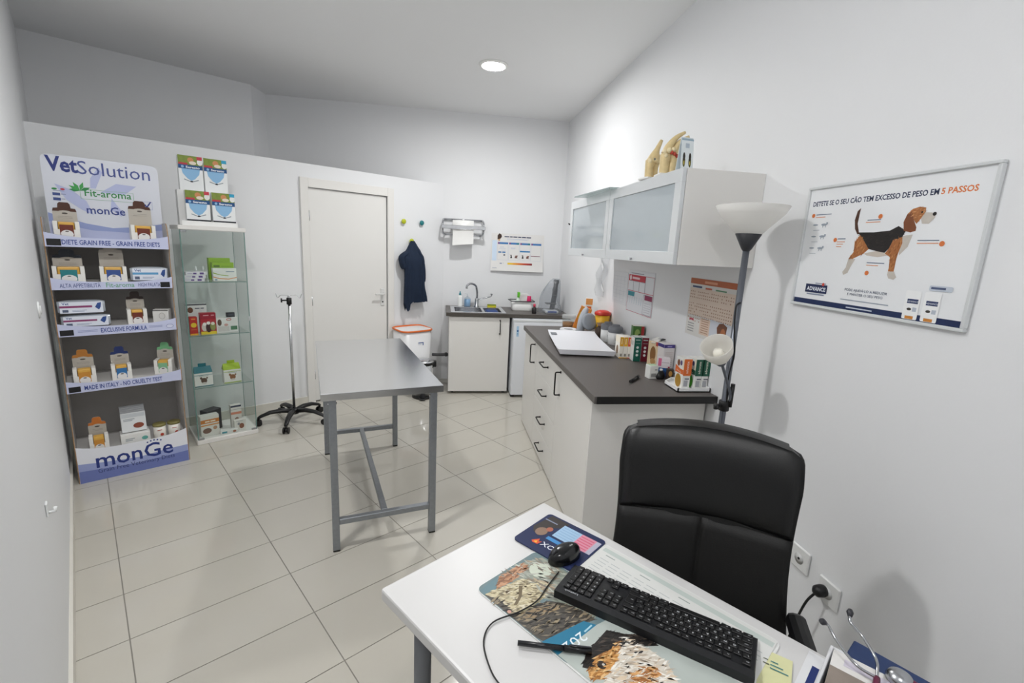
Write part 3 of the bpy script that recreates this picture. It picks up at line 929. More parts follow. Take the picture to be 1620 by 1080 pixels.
# fridge
t = thing('fridge', 'small white fridge under the sink worktop', 'fridge', (0.752, 4.735, 0))
fw = XR - .752 - .012
MB().box((0, .045, .02), (fw, .68, SZ - .042), .004).build('body', M('dfe3e8', .35), t)
d = MB().box((0, 0, .03), (fw, .043, SZ - .065), .006).build('door', M('e6e9ee', .3), t)
MB().box((0, .0, SZ - .063), (fw, .045, SZ - .04), .003).build('top_trim', M('d5d7d8', .35), t)
for x in (0.0, fw - .04):
    for y in (.03, .6):
        MB().box((x, y, 0), (x + .04, y + .05, .02), .003).build('foot', BLACK, t)
p = Print((0, 0, 0), (1, 0, 0), (0, 0, 1)); p.rect(.03, .67, .055, .78, 'a8cbe6').rect(.035, .72, .05, .74, '2d5f9c').rects([(.034, .69, .05, .694), (.034, .70, .05, .704)], '5b86b4'); p.build('energy_sticker', d)

# paper towel holder on the back wall
t = thing('paper_towel_holder', 'chrome wall holder with a white paper roll', 'paper holder', (0.225, YB - .001, 1.78))
for s in (-1, 1):
    MB().tube([(s * .215, 0, .075), (s * .215, -.03, .078)] + arc((s * .215, -.05, .078), (s * .225, -.14, .07), (s * .225, -.15, .0), 5) + arc((s * .225, -.15, -.02), (s * .225, -.13, -.085), (s * .205, -.06, -.088), 5) + [(s * .20, 0, -.088)], .010, 10).build('bracket', CHROME, t)
MB().tube([(-.215, -.02, .078), (.215, -.02, .078)], .010, 10).tube([(-.205, -.05, -.088), (.205, -.05, -.088)], .008, 10).build('cross_bar', CHROME, t)
MB().box((-.235, -.168, -.028), (.245, -.155, .012), .003).build('tear_bar', STEEL, t)
MB().tube([(-.22, -.085, .0), (.22, -.085, .0)], .012, 12).build('spindle', CHROME, t)
T = Matrix.Translation((0.0, -.085, .0)) @ Matrix.Rotation(PI / 2, 4, 'Y')
MB().lathe([(.018, -.115), (.072, -.115), (.072, .115), (.018, .115)], 40, T=T, cap=False).build('paper_roll', M('eeeeec', .9, bump=.1, bscale=150), t)
MB().grid(lambda a, b: (-.115 + .23 * a, -.157 + .012 * math.sin(3 * b) + .004 * math.sin(6 * a + 2 * b), .0 - b * (.18 + .025 * (1 - a))), 14, 8).build('loose_sheet', M('ececea', .9), t)

# small chart on the back wall
t = thing('back_wall_chart', 'curled white chart with colour scale taped above the sink', 'poster', (0.555, YB - .0015, 1.31))
MB().grid(lambda a, b: (.615 * a, -.002 - .022 * (1 - b) ** 3 * (1 + .4 * a) - .006 * math.sin(PI * a) * (1 - b) ** 2, .425 * b), 12, 10).build('sheet', M('e4e3e1', .55), t)


class CurlPrint(Print):
    def P(self, x, y):
        a, b = x / .615, y / .425
        return Vector((x, -.0026 - .022 * (1 - b) ** 3 * (1 + .4 * a) - .006 * math.sin(PI * a) * (1 - b) ** 2 - .00003 * self.layer, y))


p = CurlPrint((0, 0, 0), (1, 0, 0), (0, 0, 1))
p.poly([(.07, .355), (.10, .36), (.12, .385), (.115, .41), (.09, .425), (.07, .40)], '3b251a').disc(.09, .35, .012, 'c8a07a').rects([(.15, .384, .205, .396), (.212, .384, .245, .396), (.252, .384, .30, .396), (.308, .384, .345, .396), (.352, .384, .40, .396), (.407, .384, .46, .396)], '3c4360')
p.rects([(.18, .365, .44, .368), (.18, .355, .42, .358)], 'a8b6d2')
p.rect(.012, .115, .065, .345, 'cfe0f2').rects([(.02, .30, .058, .335), (.02, .20, .058, .235), (.02, .13, .058, .16)], 'a3c4e6')
for k in range(4):
    x = .075 + k * .13
    p.frame(x, .125, x + .122, .335, .0018, 'b9c3d6').rect(x, .305, x + .12, .326, '3d78b4').rect(x, .305, x + .02, .326, '7c4a8a')
    if k in (1, 2): p.rect(x + .09, .305, x + .12, .326, '1f7f93')
p.rects([(.10, .27, .15, .273), (.09, .255, .17, .258), (.23, .265, .29, .268), (.23, .255, .28, .258), (.12, .235, .17, .238)], 'a8b6d2')
p.rects([(.085, .205, .12, .222), (.13, .205, .168, .222)], '4f7fb0').rect(.335, .222, .455, .238, '2277b0').rect(.465, .178, .578, .184, '7a3350').rect(.145, .175, .165, .19, '3a3a44')
for x in (.22, .355):
    p.poly([(x + .005, .15), (x + .012, .175), (x, .19), (x + .01, .185), (x + .02, .19), (x + .022, .175), (x + .028, .15)], '1c1a1e').disc(x + .075, .17, .014, 'b58a78').poly([(x + .055, .152), (x + .06, .17), (x + .095, .185), (x + .085, .16), (x + .09, .15)], '6d4a44')
n = 14
cols = ['e8c53a', 'e8c53a', 'e9b83a', 'e8a836', 'e59a34', 'df8a33', 'd97b33', 'd06c32', 'c85c30', 'c04d2f', 'b63f2c', 'a93228', '982525', '7d1c22']
for k in range(n):
    p.rect(.195 + k * .0207, .075, .195 + (k + 1) * .0207, .097, cols[k])
p.rects([(.105, .08, .13, .092), (.14, .088, .15, .092), (.02, .03, .07, .034)], '8b94ad')
p.build('chart_print', t)

# hooks and scrub top on the partition
for u, z, c, lab in ((2.555, 1.796, 'b9c21e', 'lime round wall hook, upper left above the scrub top'), (2.773, 1.795, '147a80', 'teal round wall hook right of the lime one'), (2.650, 1.598, 'b9c21e', 'lime round wall hook holding the navy scrub top')):
    t = thing('coat_hook', lab, 'hook', W(u, VP - .0005, z), TH, 'round coloured coat hooks')
    T = Matrix.Rotation(PI / 2, 4, 'X')
    MB().lathe([(0, 0), (.009, 0), (.009, .02), (0, .02)], 12, T=T).build('stem', M(c, .5), t)
    MB().lathe([(0, .018), (.022, .018), (.026, .023), (.025, .03), (.015, .034), (0, .035)], 24, T=T).build('knob', M(c, .4), t)

t = thing('scrub_top', 'navy blue scrub top hanging from the lower lime hook', 'clothing', W(2.65, VP - .02, 1.60), TH)
prof = [(0.0, -.022, .022), (-.04, -.05, .045), (-.10, -.09, .085), (-.155, -.135, .115), (-.22, -.135, .125), (-.29, -.118, .128), (-.36, -.115, .128), (-.46, -.118, .135), (-.56, -.122, .145), (-.65, -.125, .165)]


def coat(a, b):
    f = b * (len(prof) - 1); i = min(int(f), len(prof) - 2); k = f - i
    z = prof[i][0] + (prof[i + 1][0] - prof[i][0]) * k
    x0 = prof[i][1] + (prof[i + 1][1] - prof[i][1]) * k
    x1 = prof[i][2] + (prof[i + 1][2] - prof[i][2]) * k
    an = 2 * PI * a
    c, s = math.cos(an), math.sin(an)
    x = (x0 + x1) / 2 + (x1 - x0) / 2 * (abs(c) ** .8) * (1 if c > 0 else -1)
    dep = .018 + .05 * min(1, b * 2.5)
    y = -.012 - dep * (.5 - .5 * s) * 1.3 + b * .016 * math.sin(14 * x / .1 + 3 * b) * (1 if s < 0 else .0)
    hem = -.12 * max(0, 1 - abs(x + .09) / .05) * b ** 6 - .035 * math.sin(8 * x) * b ** 6 if x < -.03 else .0 + .03 * b ** 6 * (x - .02)
    return (x, y, z + hem)


SCRUB = M('0d2038', .85, noise=.18, scale=25, bump=.25, bscale=60, key='navy_cloth')
MB().grid(coat, 56, 30, closed=True).build('body', SCRUB, t)
MB().tube(smooth_path([(-.02, -.03, -.08), (-.09, -.045, -.13), (-.145, -.05, -.17), (-.14, -.05, -.23), (-.12, -.045, -.29)], 4), [.02, .025, .03, .034, .038, .04, .04, .04, .042, .042, .042, .042, .042, .042, .04, .036, .03], 12, flat=.6).build('sleeve', SCRUB, t)
MB().tube(smooth_path([(.02, -.035, -.05), (.07, -.05, -.13), (.105, -.055, -.22), (.125, -.05, -.33), (.135, -.045, -.43)], 4), [.015, .02, .026, .03, .034, .036, .036, .036, .036, .036, .036, .036, .034, .032, .03, .026, .02], 12, flat=.55).build('sleeve', SCRUB, t)

# bins
t = thing('white_bin', 'tall white bin with orange rim and lid beside the door', 'bin', W(2.57, 4.32), TH)


def binf(a, b):
    an = 2 * PI * a
    k = (abs(math.cos(an)) ** 5 + abs(math.sin(an)) ** 5) ** (-1 / 5)
    lv = [(0, 0), (.84, 0), (.86, .01), (1, .675), (.98, .675), (.9, .66), (0, .66)][int(round(b * 6))]
    return (.182 * k * math.cos(an) * lv[0], .14 * k * math.sin(an) * lv[0], lv[1])


MB().grid(binf, 36, 7, closed=True).build('body', M('e4e5e6', .35), t)


def rimp(a):
    k = (abs(math.cos(a)) ** 5 + abs(math.sin(a)) ** 5) ** (-1 / 5)
    return (.184 * k * math.cos(a), .142 * k * math.sin(a), .682 + .008 * math.sin(a))


MB().tube([rimp(2 * PI * k / 36) for k in range(37)], .0095, 8).build('rim', M('e2702c', .4), t)
MB().grid(lambda a, b: (rimp(2 * PI * a)[0] * (1 - b) * .97, rimp(2 * PI * a)[1] * (1 - b) * .97, .684 + .012 * b), 36, 4, closed=True).build('lid', M('ececec', .35), t)
p = Print((-.03, -.1335, .46), (1, 0, 0), (0, -.04, 1)); p.rects([(.02, .085, .085, .094), (.075, .06, .085, .085)], '3d5c9c').rect(.02, .07, .06, .074, 'a7b4d0'); p.build('marker_label', t)

t = thing('pedal_bin', 'small steel pedal bin with black-edged lid behind the exam table', 'bin', (-.175, 4.775, 0))
MB().lathe([(0, .012), (.108, .012), (.108, .36), (.104, .362), (0, .362)], 36).build('body', STEEL, t)
MB().lathe([(0, 0), (.112, 0), (.113, .016), (.108, .022)], 36).build('base_ring', BLACK, t)
MB().lathe([(.109, .362), (.116, .366), (.116, .385), (.10, .40), (.05, .412), (0, .415)], 36).build('lid', STEEL, t)
MB().lathe([(.1165, .362), (.119, .366), (.119, .384), (.1165, .388)], 36, cap=False).box((.09, -.03, .33), (.135, .03, .392), .008).build('lid_rim', BLACK, t)
MB().box((-.03, -.155, .012), (.03, -.10, .022), .004).build('pedal', BLACK, t)

# ================================================================== EXAM TABLE
t = thing('exam_table', 'stainless steel examination table with grey tube legs', 'table', (-.56, 2.22, 0), math.radians(15))
TZ = .86
m = MB().box((0, 0, TZ - .004), (.6, 1.27, TZ), .0015)
for a, b in (((0, 0, TZ - .036), (.6, .002, TZ - .003)), ((0, 1.268, TZ - .036), (.6, 1.27, TZ - .003)), ((0, .002, TZ - .036), (.002, 1.268, TZ - .003)), ((.598, .002, TZ - .036), (.6, 1.268, TZ - .003))):
    m.box(a, b)
m.build('steel_top', STEEL, t)
MB().box((.004, .004, TZ - .03), (.596, 1.266, TZ - .005)).build('core_board', M('8a8580', .6), t)
for x in (.035, .535):
    for y in (.012, 1.215):
        l = MB().box((x, y, .008), (x + .035, y + .035, TZ - .03), .002).build('leg', GALV, t)
        MB().box((x, y, 0), (x + .035, y + .035, .012), .002).build('foot_cap', BLACK, l)
        MB().tube([(x - .004, y + .017, TZ - .06), (x + .039, y + .017, TZ - .06)], .006, 8).build('bolt', STEEL, l)
MB().box((.07, .014, .15), (.535, .044, .18), .002).build('cross_rail', GALV, t)
MB().box((.07, 1.218, .15), (.535, 1.248, .18), .002).build('cross_rail', GALV, t)
MB().box((.285, .044, .15), (.315, 1.218, .18), .002).build('long_rail', GALV, t)

# ================================================================== IV STAND
t = thing('drip_stand', 'steel drip stand on a black five-star castor base', 'drip stand', (-1.255, 4.10, 0), math.radians(8))
MB().lathe([(0, .075), (.038, .075), (.042, .09), (.036, .115), (.02, .125), (0, .125)], 20).build('hub', BLACK, t)
for k in range(5):
    a = math.radians(-95 + 72 * k)
    c, s = math.cos(a), math.sin(a)
    arm = MB().tube([(c * r, s * r, z) for r, z in ((.02, .098), (.10, .112), (.19, .105), (.26, .080), (.282, .066))], [.026, .026, .022, .018, .014], 10, flat=.75).build('base_arm', BLACK, t)
    cx, cy = c * .278, s * .278
    w = MB().tube([(cx - s * .012, cy + c * .012, .026), (cx - s * .024, cy + c * .024, .026)], .026, 16).tube([(cx + s * .012, cy - c * .012, .026), (cx + s * .024, cy - c * .024, .026)], .026, 16)
    w.tube([(cx - s * .013, cy + c * .013, .028), (cx + s * .013, cy - c * .013, .028)], .016, 12).tube([(cx, cy, .035), (cx, cy, .07)], .010, 10)
    w.build('castor', BLACK, arm)
MB().tube([(0, 0, .11), (0, 0, 1.10)], .0115, 14).build('pole', STEEL, t)
m = MB().lathe([(.013, 1.03), (.02, 1.032), (.02, 1.085), (.013, 1.087)], 16)
m.tube([(-.018, -.005, 1.065), (-.055, -.012, 1.065)], .006, 8).tube([(-.05, -.011, 1.065), (-.062, -.013, 1.065)], .018, 12)
m.build('clamp', BLACK, t)
MB().tube([(0, 0, 1.08), (0, 0, 1.105)], .006, 8).tube(smooth_path([(-.10, 0, 1.12), (-.095, 0, 1.11), (-.085, 0, 1.085), (-.07, 0, 1.10), (-.055, 0, 1.108), (0, 0, 1.106), (.055, 0, 1.108), (.07, 0, 1.10), (.085, 0, 1.085), (.095, 0, 1.11), (.10, 0, 1.12)], 4), .003, 6).build('hook_bar', STEEL, t)

# ================================================================== CARDBOARD DISPLAY STAND
SU, SV = -.13, 3.77
SWD, SDP = .58, .36
KRAFT = M('9c7b5a', .8, noise=.15, scale=60)
INNER = M('a8a5a2', .75, noise=.05, scale=20)
LAV = M('c6cbe6', .5)
st = thing('display_stand', 'cardboard pet-diet display stand with five shelves in the left corner', 'display stand', W(SU, SV, 0), TH)
LIPS = [(1.467, 1.520, 1.548), (1.218, 1.262, 1.290), (.940, .992, 1.018), (.590, .640, .664), (0.0, .205, .240)]
out = [(0.0, 0.0)]
for (z0, z1, z2) in LIPS[::-1]:
    out += [(0.0, z0 + .002), (0.0, z2), (.012, z2 + .02), (.026, z2 + .06)]
    nz = {0.0: .59, .59: .94, .94: 1.218, 1.218: 1.467}.get(z0)
    if nz:
        out += [(.026, nz - .05), (.012, nz - .015)]
out += [(.06, 1.63), (SDP, 1.63), (SDP, 0)]
for x in (0.0, SWD - .005):
    m = MB().prism(out, x, x + .005, 'yz')
    for i in range(2): m.m[i] = 1
    m.build('side_panel', [KRAFT, M('d5d2d0', .7, noise=.03, scale=20)], st)
MB().box((.005, SDP - .004, 0), (SWD - .005, SDP, 1.52)).build('back_panel', INNER, st)
for i, (z0, z1, z2) in enumerate(LIPS):
    zd = z1 - .006 if i < 4 else .185
    MB().box((.006, .006, zd - .004), (SWD - .006, SDP - .004, zd)).build('shelf_board', M('c9c7c5', .6), st)
    pts = [(.005, z0), (SWD - .005, z0)] + [(SWD - .005 - (SWD - .01) * k / 16, z1 + (z2 - z1) * abs(2 * k / 16 - 1) ** 3) for k in range(17)]
    lip = MB().prism(pts, 0.0, .004, 'xz').build('front_lip', LAV if i < 4 else M('e9ebf2', .5), st)
    p = Print((0, 0, z0), (1, 0, 0), (0, 0, 1))
    hh = z1 - z0
    if i == 0:
        p.text('DIETE GRAIN FREE - GRAIN FREE DIETS', .075, .014, '2d4390', h=.028, w=.455, bold=.015).rect(.012, .006, .072, .044, '0d0d12')
    elif i == 1:
        p.text('ALTA APPETIBILITÀ', .04, .013, '3a4a8a', h=.025, w=.18).text('Fit-aroma', .245, .012, '6fa58a', h=.029, w=.135, bold=.01).text('HIGH PALATABILITY', .40, .013, '3a4a8a', h=.024, w=.16).rect(.512, .006, .562, .040, '0d0d12')
    elif i == 2:
        p.text('EXCLUSIVE FORMULA', .195, .014, '2d4390', h=.028, w=.225, bold=.015).rects([(.09, .030, .18, .033), (.09, .022, .18, .025), (.43, .034, .50, .037), (.43, .026, .50, .029)], '8d97c0').rect(.012, .006, .072, .040, '0d0d12').disc(.54, .028, .020, '5a6aa8', .013).disc(.54, .028, .018, 'd2d6ea', .011)
    elif i == 3:
        p.text('MADE IN ITALY - NO CRUELTY TEST', .085, .013, '2d4390', h=.028, w=.385, bold=.015).rect(.014, .006, .068, .040, '0d0d12')
    else:
        p.poly([(.006, .0), (SWD - .006, .0), (SWD - .006, .12), (.45, .115), (.3, .10), (.12, .115), (.006, .13)], '9aa5d4').poly([(.006, .0), (SWD - .006, .0), (SWD - .006, .075), (.3, .06), (.006, .08)], '6f7cb8')
        p.text('monGe', .09, .085, '22357f', h=.10, w=.40, bold=.012)
        for k in range(5):
            p.disc(.355 + .018 * k, .190 + .008 * math.sin(PI * k / 4), .005, '22357f', n=10)
        p.text('Grain Free Veterinary Diets', .095, .048, '2c376a', h=.028, w=.40)
    p.build('lip_print', lip)
hb = MB().prism(rrect(.028, 1.50, .580, 1.995, .035), .225, .230, 'xz').build('header_board', M('dcdfe8', .45), st)
p = Print((0, .225, 0), (1, 0, 0), (0, 0, 1))
LV2, LV3 = 'b9c0e2', '97a4d2'
p.poly([(.075, 1.83), (.15, 1.80), (.21, 1.74), (.235, 1.66), (.18, 1.69), (.12, 1.74)], LV2).poly([(.26, 1.82), (.30, 1.92), (.285, 1.95), (.24, 1.88), (.235, 1.82)], LV2).poly([(.28, 1.80), (.36, 1.86), (.46, 1.855), (.40, 1.80)], LV2).poly([(.33, 1.77), (.38, 1.68), (.37, 1.66), (.32, 1.70)], LV2)
p.poly([(.03, 1.51), (.578, 1.51), (.578, 1.625), (.45, 1.60), (.32, 1.585), (.20, 1.605), (.10, 1.635), (.03, 1.66)], LV3).poly([(.03, 1.51), (.578, 1.51), (.578, 1.585), (.40, 1.56), (.22, 1.565), (.03, 1.61)], LV2)
p.text('Vet', .048, 1.905, '26357f', h=.084, w=.14, bold=.03).text('Solution', .187, 1.90, '4a5796', h=.080, w=.35)
G1 = '2f8a4a'
p.text('Fit-aroma', .205, 1.772, G1, h=.044, w=.225, bold=.01).frame(.185, 1.752, .442, 1.812, .0022, '8fb79c')
for a in (70, 25, 120, 175, 150):
    c, s = math.cos(math.radians(a)), math.sin(math.radians(a))
    L = .055 if a != 175 else .05
    ox, oy = .185, 1.80
    p.poly([(ox, oy), (ox + c * L * .5 - s * .010, oy + s * L * .5 + c * .010), (ox + c * L, oy + s * L), (ox + c * L * .5 + s * .010, oy + s * L * .5 - c * .010)], G1 if a % 2 else '3f9f4f')
p.text('monGe', .205, 1.668, '2d3f88', h=.048, w=.185, bold=.012)
p.disc(.072, 1.80, .012, '2f8a4a', .006).disc(.108, 1.80, .010, 'c4374a', .006).rect(.066, 1.788, .115, 1.791, '8b94b5')
p.rects([(.062, 1.762, .095, 1.778), (.062, 1.733, .095, 1.749)], '3b4f8c').rects([(.098, 1.769, .12, 1.773), (.098, 1.741, .115, 1.745)], '8b94b5')
p.frame(.475, 1.715, .535, 1.765, .0018, 'a5afd2').poly([(.49, 1.743), (.497, 1.75), (.505, 1.738), (.525, 1.768), (.53, 1.764), (.506, 1.724)], '22357f')
p.build('header_print', hb)


def feed_box(u, z, v, card, pack, lab, w=.098, rz=0.0, low=0.0):
    t = thing('sachet_box', lab, 'box', W(u, v, z), TH + rz, 'open white sample boxes on the display stand')
    t.scale = (1.08, 1.08, 1.14)
    TR = M('e9e7e2', .5)
    m = MB().box((-w / 2, -.035, 0), (w / 2, .035, .045), .001)
    m.box((-w / 2, -.035, .045), (-w / 2 + .018, .03, .085), .001).box((w / 2 - .018, -.035, .045), (w / 2, .03, .085), .001)
    m.build('tray', TR, t)
    cw = w * .46
    pts = [(-cw, .0), (cw, 0), (cw, .135 - low), (cw * .92, .15 - low), (cw * .55, .152 - low), (cw * .5, .172 - low), (cw * .35, .18 - low), (-cw * .35, .18 - low), (-cw * .5, .172 - low), (-cw * .55, .152 - low), (-cw * .92, .15 - low), (-cw, .135 - low)]
    c = MB().prism(pts, .034, .037, 'xz').build('header_card', M('b9b4ab', .6), t)
    p = Print((0, .034, 0), (1, 0, 0), (0, 0, 1))
    p.poly([q for q in pts if q[1] > .13 - low], card).disc(0, .118 - low, cw * .8, M('b9b4ab', .6), .022).disc(0, .125 - low, .012, '4a4540', .004).rects([(-cw * .6, .108 - low, cw * .6, .1095 - low), (-cw * .6, .101 - low, cw * .6, .1025 - low)], '8a8580')
    p.build('card_print', c)
    b = MB().box((-w / 2 + .02, -.030, .03), (w / 2 - .02, .02, .082), .006).build('sachet', M('d9a94a', .4), t)
    p = Print((0, -.0355, 0), (1, 0, 0), (0, 0, 1))
    p.rect(-w * .26, .012, w * .26, .075, pack).disc(0, .022, w * .24, 'e4e2e0', .02).rect(-w * .26, .068, w * .26, .076, 'd9a94a').disc(0, .035, .008, '4a4540', .003)
    p.build('label', t)


feed_box(-.026, 1.5145, 3.83, '4a2616', '6b2a1a', 'open white box with brown card at left of the top shelf', .105)
feed_box(.325, 1.5145, 3.83, '4a2616', '6b2a1a', 'open white box with tall brown card at right of the top shelf', .115, .05, -.035)
feed_box(-.043, 1.2565, 3.83, '1c2430', '1f7a80', 'open white box with teal label and black card on the second shelf', .13, 0, .01)
feed_box(.158, 1.2565, 3.83, 'a8a29a', '34508f', 'open white box with grey card on the second shelf', .118, 0, -.02)
feed_box(.250, .9865, 3.83, '2a1a16', '6b2a1a', 'open white box with dark brown card on the third shelf', .092)
feed_box(-.036, .6345, 3.83, 'b5762f', 'c98a35', 'open white box with orange card at left of the fourth shelf', .098)
feed_box(.140, .6345, 3.83, '1d2f66', '2f6fa8', 'open white box with navy card on the fourth shelf', .092)
feed_box(.368, .6345, 3.85, '6fae7d', '7fb58c', 'open white box with green card at right of the fourth shelf', .092, -.35)
feed_box(-.012, .1855, 3.83, 'c06f2a', 'c98a35', 'open white box with orange card on the bottom shelf', .088)


def pouch(u, z, v, w, h, d, lab, band, rz=0.0, txt=False):
    t = thing('foil_pouch', lab, 'pouch', W(u, v, z), TH + rz, 'foil pouches on the display stand')

    def fn(a, b):
        an = 2 * PI * a
        x = -w / 2 + w * b
        e = (1 - abs(2 * b - 1) ** 4) * .9 + .1
        return (x, d / 2 * math.cos(an) * e, h / 2 + h / 2 * math.sin(an) * (.75 + .25 * e) * (abs(math.sin(an)) ** -.3 if abs(math.sin(an)) > .1 else 1) * .96)
    MB().grid(fn, 20, 12, closed=True).build('foil', M('c9d0da', .25, .35, noise=.08, scale=25), t)
    p = Print((-w / 2, -d / 2 - .0005, 0), (1, 0, 0), (0, 0, 1))
    p.rect(w * .05, h * .12, w * .95, h * .88, 'dfe4ee').rect(w * .05, h * .48, w * .72, h * .62, band).text('Vet', w * .10, h * .68, '2a4a8a', h=h * .17, bold=.02)
    p.rect(w * .10, h * .18, w * .22, h * .36, '55607a').rects([(w * .30, h * .3, w * .6, h * .33), (w * .3, h * .22, w * .55, h * .25)], '8794b0').poly([(w * .78, h * .5), (w * .84, h * .78), (w * .92, h * .82), (w * .9, h * .5), (w * .86, h * .3)], '2a4a8a')
    p.build('label', t)


pouch(.337, 1.2565, 3.83, .195, .098, .06, 'silver-blue foil pouch lying at right of the second shelf', '5b9ac6')
pouch(.005, .9865, 3.83, .225, .078, .07, 'white foil pouch with plum band, lower of the pair', '8a3a6a')
pouch(-.008, 1.0655, 3.83, .215, .088, .066, 'white foil pouch with plum band, upper of the pair', '8a3a6a')
carton('soft_pack', 'white soft pack at the right end of the third shelf', W(.382, 3.84, .9865), .085, .07, .085, 'dcdbd8', TH - .35, front=lambda p: p.disc(.05, .045, .018, 'b5b2ad', .022).rect(.0, .078, .085, .084, '2a2624').disc(.05, .045, .014, 'd3d1cd', .018))

t = thing('leaflet_box', 'white dispenser filled with grey leaflets on the bottom shelf', 'leaflets', W(.170, 3.85, .1855), TH)
t.scale = (1.18, 1.1, 1.3)
MB().box((-.065, -.05, 0), (.065, .05, .055), .001).build('holder', M('e2e2df', .5), t)
for k in range(5):
    MB().box((-.055, -.03 + k * .016, .056), (.055, -.018 + k * .016, .155 + k * .008), .002, T=Matrix.Rotation(math.radians(-8), 4, 'X')).build('leaflet', M('a6a8ab' if k else 'dfe2e3', .5), t)
R8 = Matrix.Rotation(math.radians(-8), 3, 'X')
p = Print(R8 @ Vector((-.055, -.03, .056)), (1, 0, 0), R8 @ Vector((0, 0, 1)))
p.rect(.004, .075, .106, .095, 'c9ced2').disc(.075, .03, .024, '8a4632', .014).rects([(.01, .065, .06, .068), (.01, .058, .05, .061)], '8c9399'); p.build('leaflet_print', t)
p = Print((-.065, -.05, 0), (1, 0, 0), (0, 0, 1)); p.rects([(.02, .03, .06, .034), (.02, .022, .05, .026)], '9aa3a8').disc(.105, .026, .014, '5fa59a', .01); p.build('holder_print', t)
for u, lab in ((.303, 'small white can with olive lid, left of the two on the bottom shelf'), (.385, 'small white can with olive lid, right of the two on the bottom shelf')):
    t = thing('food_can', lab, 'can', W(u, 3.84, .1855), TH, 'small cans on the bottom shelf')
    MB().lathe([(0, 0), (.034, 0), (.036, .003), (.036, .085), (0, .085)], 24).build('body', M('e6e2da', .4), t)
    MB().lathe([(.0365, .083), (.038, .086), (.038, .098), (.034, .101), (0, .101)], 24).build('lid', M('7a7242', .5), t)
    p = Print((-.02, -.0375, .01), (1, 0, 0), (0, 0, 1)); p.disc(.028, .02, .01, 'b5412f').rect(.004, .05, .03, .054, 'b5412f'); p.build('label', t)

# ================================================================== GLASS CABINET
GU, GV = .533, 4.0
GW, GD, GH = .42, .37, 1.63
gc = thing('glass_cabinet', 'narrow glass display cabinet with white base and top', 'display cabinet', W(GU, GV, 0), TH)
PANE = glass('fafcfb', .6)
EDGE = M('6f8f88', .15)
MB().box((0, 0, 0), (GW, GD, .035), .003).build('base_board', WHITE, gc)
MB().box((0, 0, GH - .03), (GW, GD, GH), .003).build('top_board', WHITE, gc)
z0, z1 = .036, GH - .031
MB().box((.006, .012, z0), (.010, GD - .008, z1)).build('side_pane', PANE, gc)
MB().box((GW - .010, .012, z0), (GW - .006, GD - .008, z1)).build('side_pane', PANE, gc)
MB().box((.011, GD - .012, z0), (GW - .011, GD - .008, z1)).build('back_pane', PANE, gc)
MB().box((.012, .005, z0 + .004), (GW - .012, .009, z1 - .004)).build('glass_door', PANE, gc)
for x, y in ((.0085, .0105), (GW - .0085, .0105), (.0105, GD - .0075), (GW - .0105, GD - .0075), (.012, .0055), (GW - .012, .0055)):
    MB().box((x - .0018, y - .0018, z0), (x + .0018, y + .0018, z1)).build('pane_edge', EDGE, gc)
for z in (1.232, .838, .44):
    s = MB().box((.014, .02, z - .005), (GW - .014, GD - .014, z)).build('glass_shelf', PANE, gc)
    MB().box((.014, .0185, z - .005), (GW - .014, .02, z)).build('shelf_edge', EDGE, s)
for x, z in ((.03, z0), (GW - .03, z0), (.03, z1 - .016)):
    MB().box((x - .018, .002, z), (x + .018, .012, z + .014), .002).build('door_clip', CHROME, gc)
MB().box((GW - .02, .0, .93), (GW - .004, .006, .965), .002).build('door_magnet', M('b5babb', .4), gc)


def gi(u, v, z):
    return W(u, v, z + .0005)


def purple_print(p):
    p.rects([(.045, .006, .065, .016), (.085, .005, .11, .018)], '5b3a8a').rect(.01, .010, .04, .013, 'a59ac0')


for k in range(3):
    carton('flat_box', ['flat white box with purple marks, bottom of the three in the glass cabinet', 'flat white box with purple marks, middle of the three in the glass cabinet', 'flat white box with purple marks, top of the three in the glass cabinet'][k], gi(.615 + .006 * k, 4.11, 1.232 + .0235 * k), .13, .09, .023, 'e2e0e6', TH + .05 * (k - 1), front=purple_print, group='flat boxes in the glass cabinet')
for k, (u, v) in enumerate(((.655, 4.24), (.70, 4.22))):
    t = thing('dropper_bottle', ['small white dropper bottle behind the flat boxes, left one', 'small white dropper bottle behind the flat boxes, right one'][k], 'bottle', gi(u, v, 1.232), 0, 'dropper bottles in the glass cabinet')
    MB().lathe([(0, 0), (.016, 0), (.017, .005), (.017, .05), (.008, .058), (0, .058)], 14).build('body', M('e9ebec', .4), t)
    MB().lathe([(.010, .056), (.009, .075), (.004, .10), (0, .102)], 12).build('cap', M('dfe2e4', .4), t)


def swirl_print(p):
    p.poly([(.0, .035), (.04, .022), (.10, .018), (.155, .03), (.155, .024), (.10, .012), (.04, .016), (0, .029)], 'd98a3a').poly([(.0, .065), (.05, .048), (.10, .042), (.10, .038), (.05, .043), (0, .058)], '9ab83a').rect(.085, .068, .14, .073, '7d93a0').rect(.01, .006, .025, .014, '5b7f9a')


carton('medicine_box', 'white box with orange swirl in front of the lime boxes', gi(.812, 4.10, 1.232), .155, .05, .095, 'e9eae6', TH, front=swirl_print)
for k in range(2):
    carton('lime_box', ['lime green box behind the orange swirl box, shorter one', 'lime green box behind the orange swirl box, taller one'][k], gi(.815 - .01 * k, 4.165 + .06 * k, 1.232), .145, .05, .135 + .03 * k, '8fb52a', TH + .03, front=lambda p: p.rect(.01, .10, .05, .115, '4f6f1f').rect(.06, .105, .13, .108, '5f7f2a'), group='lime boxes in the glass cabinet')


def red_bottle_print(p):
    p.disc(.025, .075, .018, 'e5c52f').rect(.0, .0, .05, .012, 'e2a52c').rects([(.012, .115, .038, .125), (.008, .04, .042, .043)], 'e08a4a')


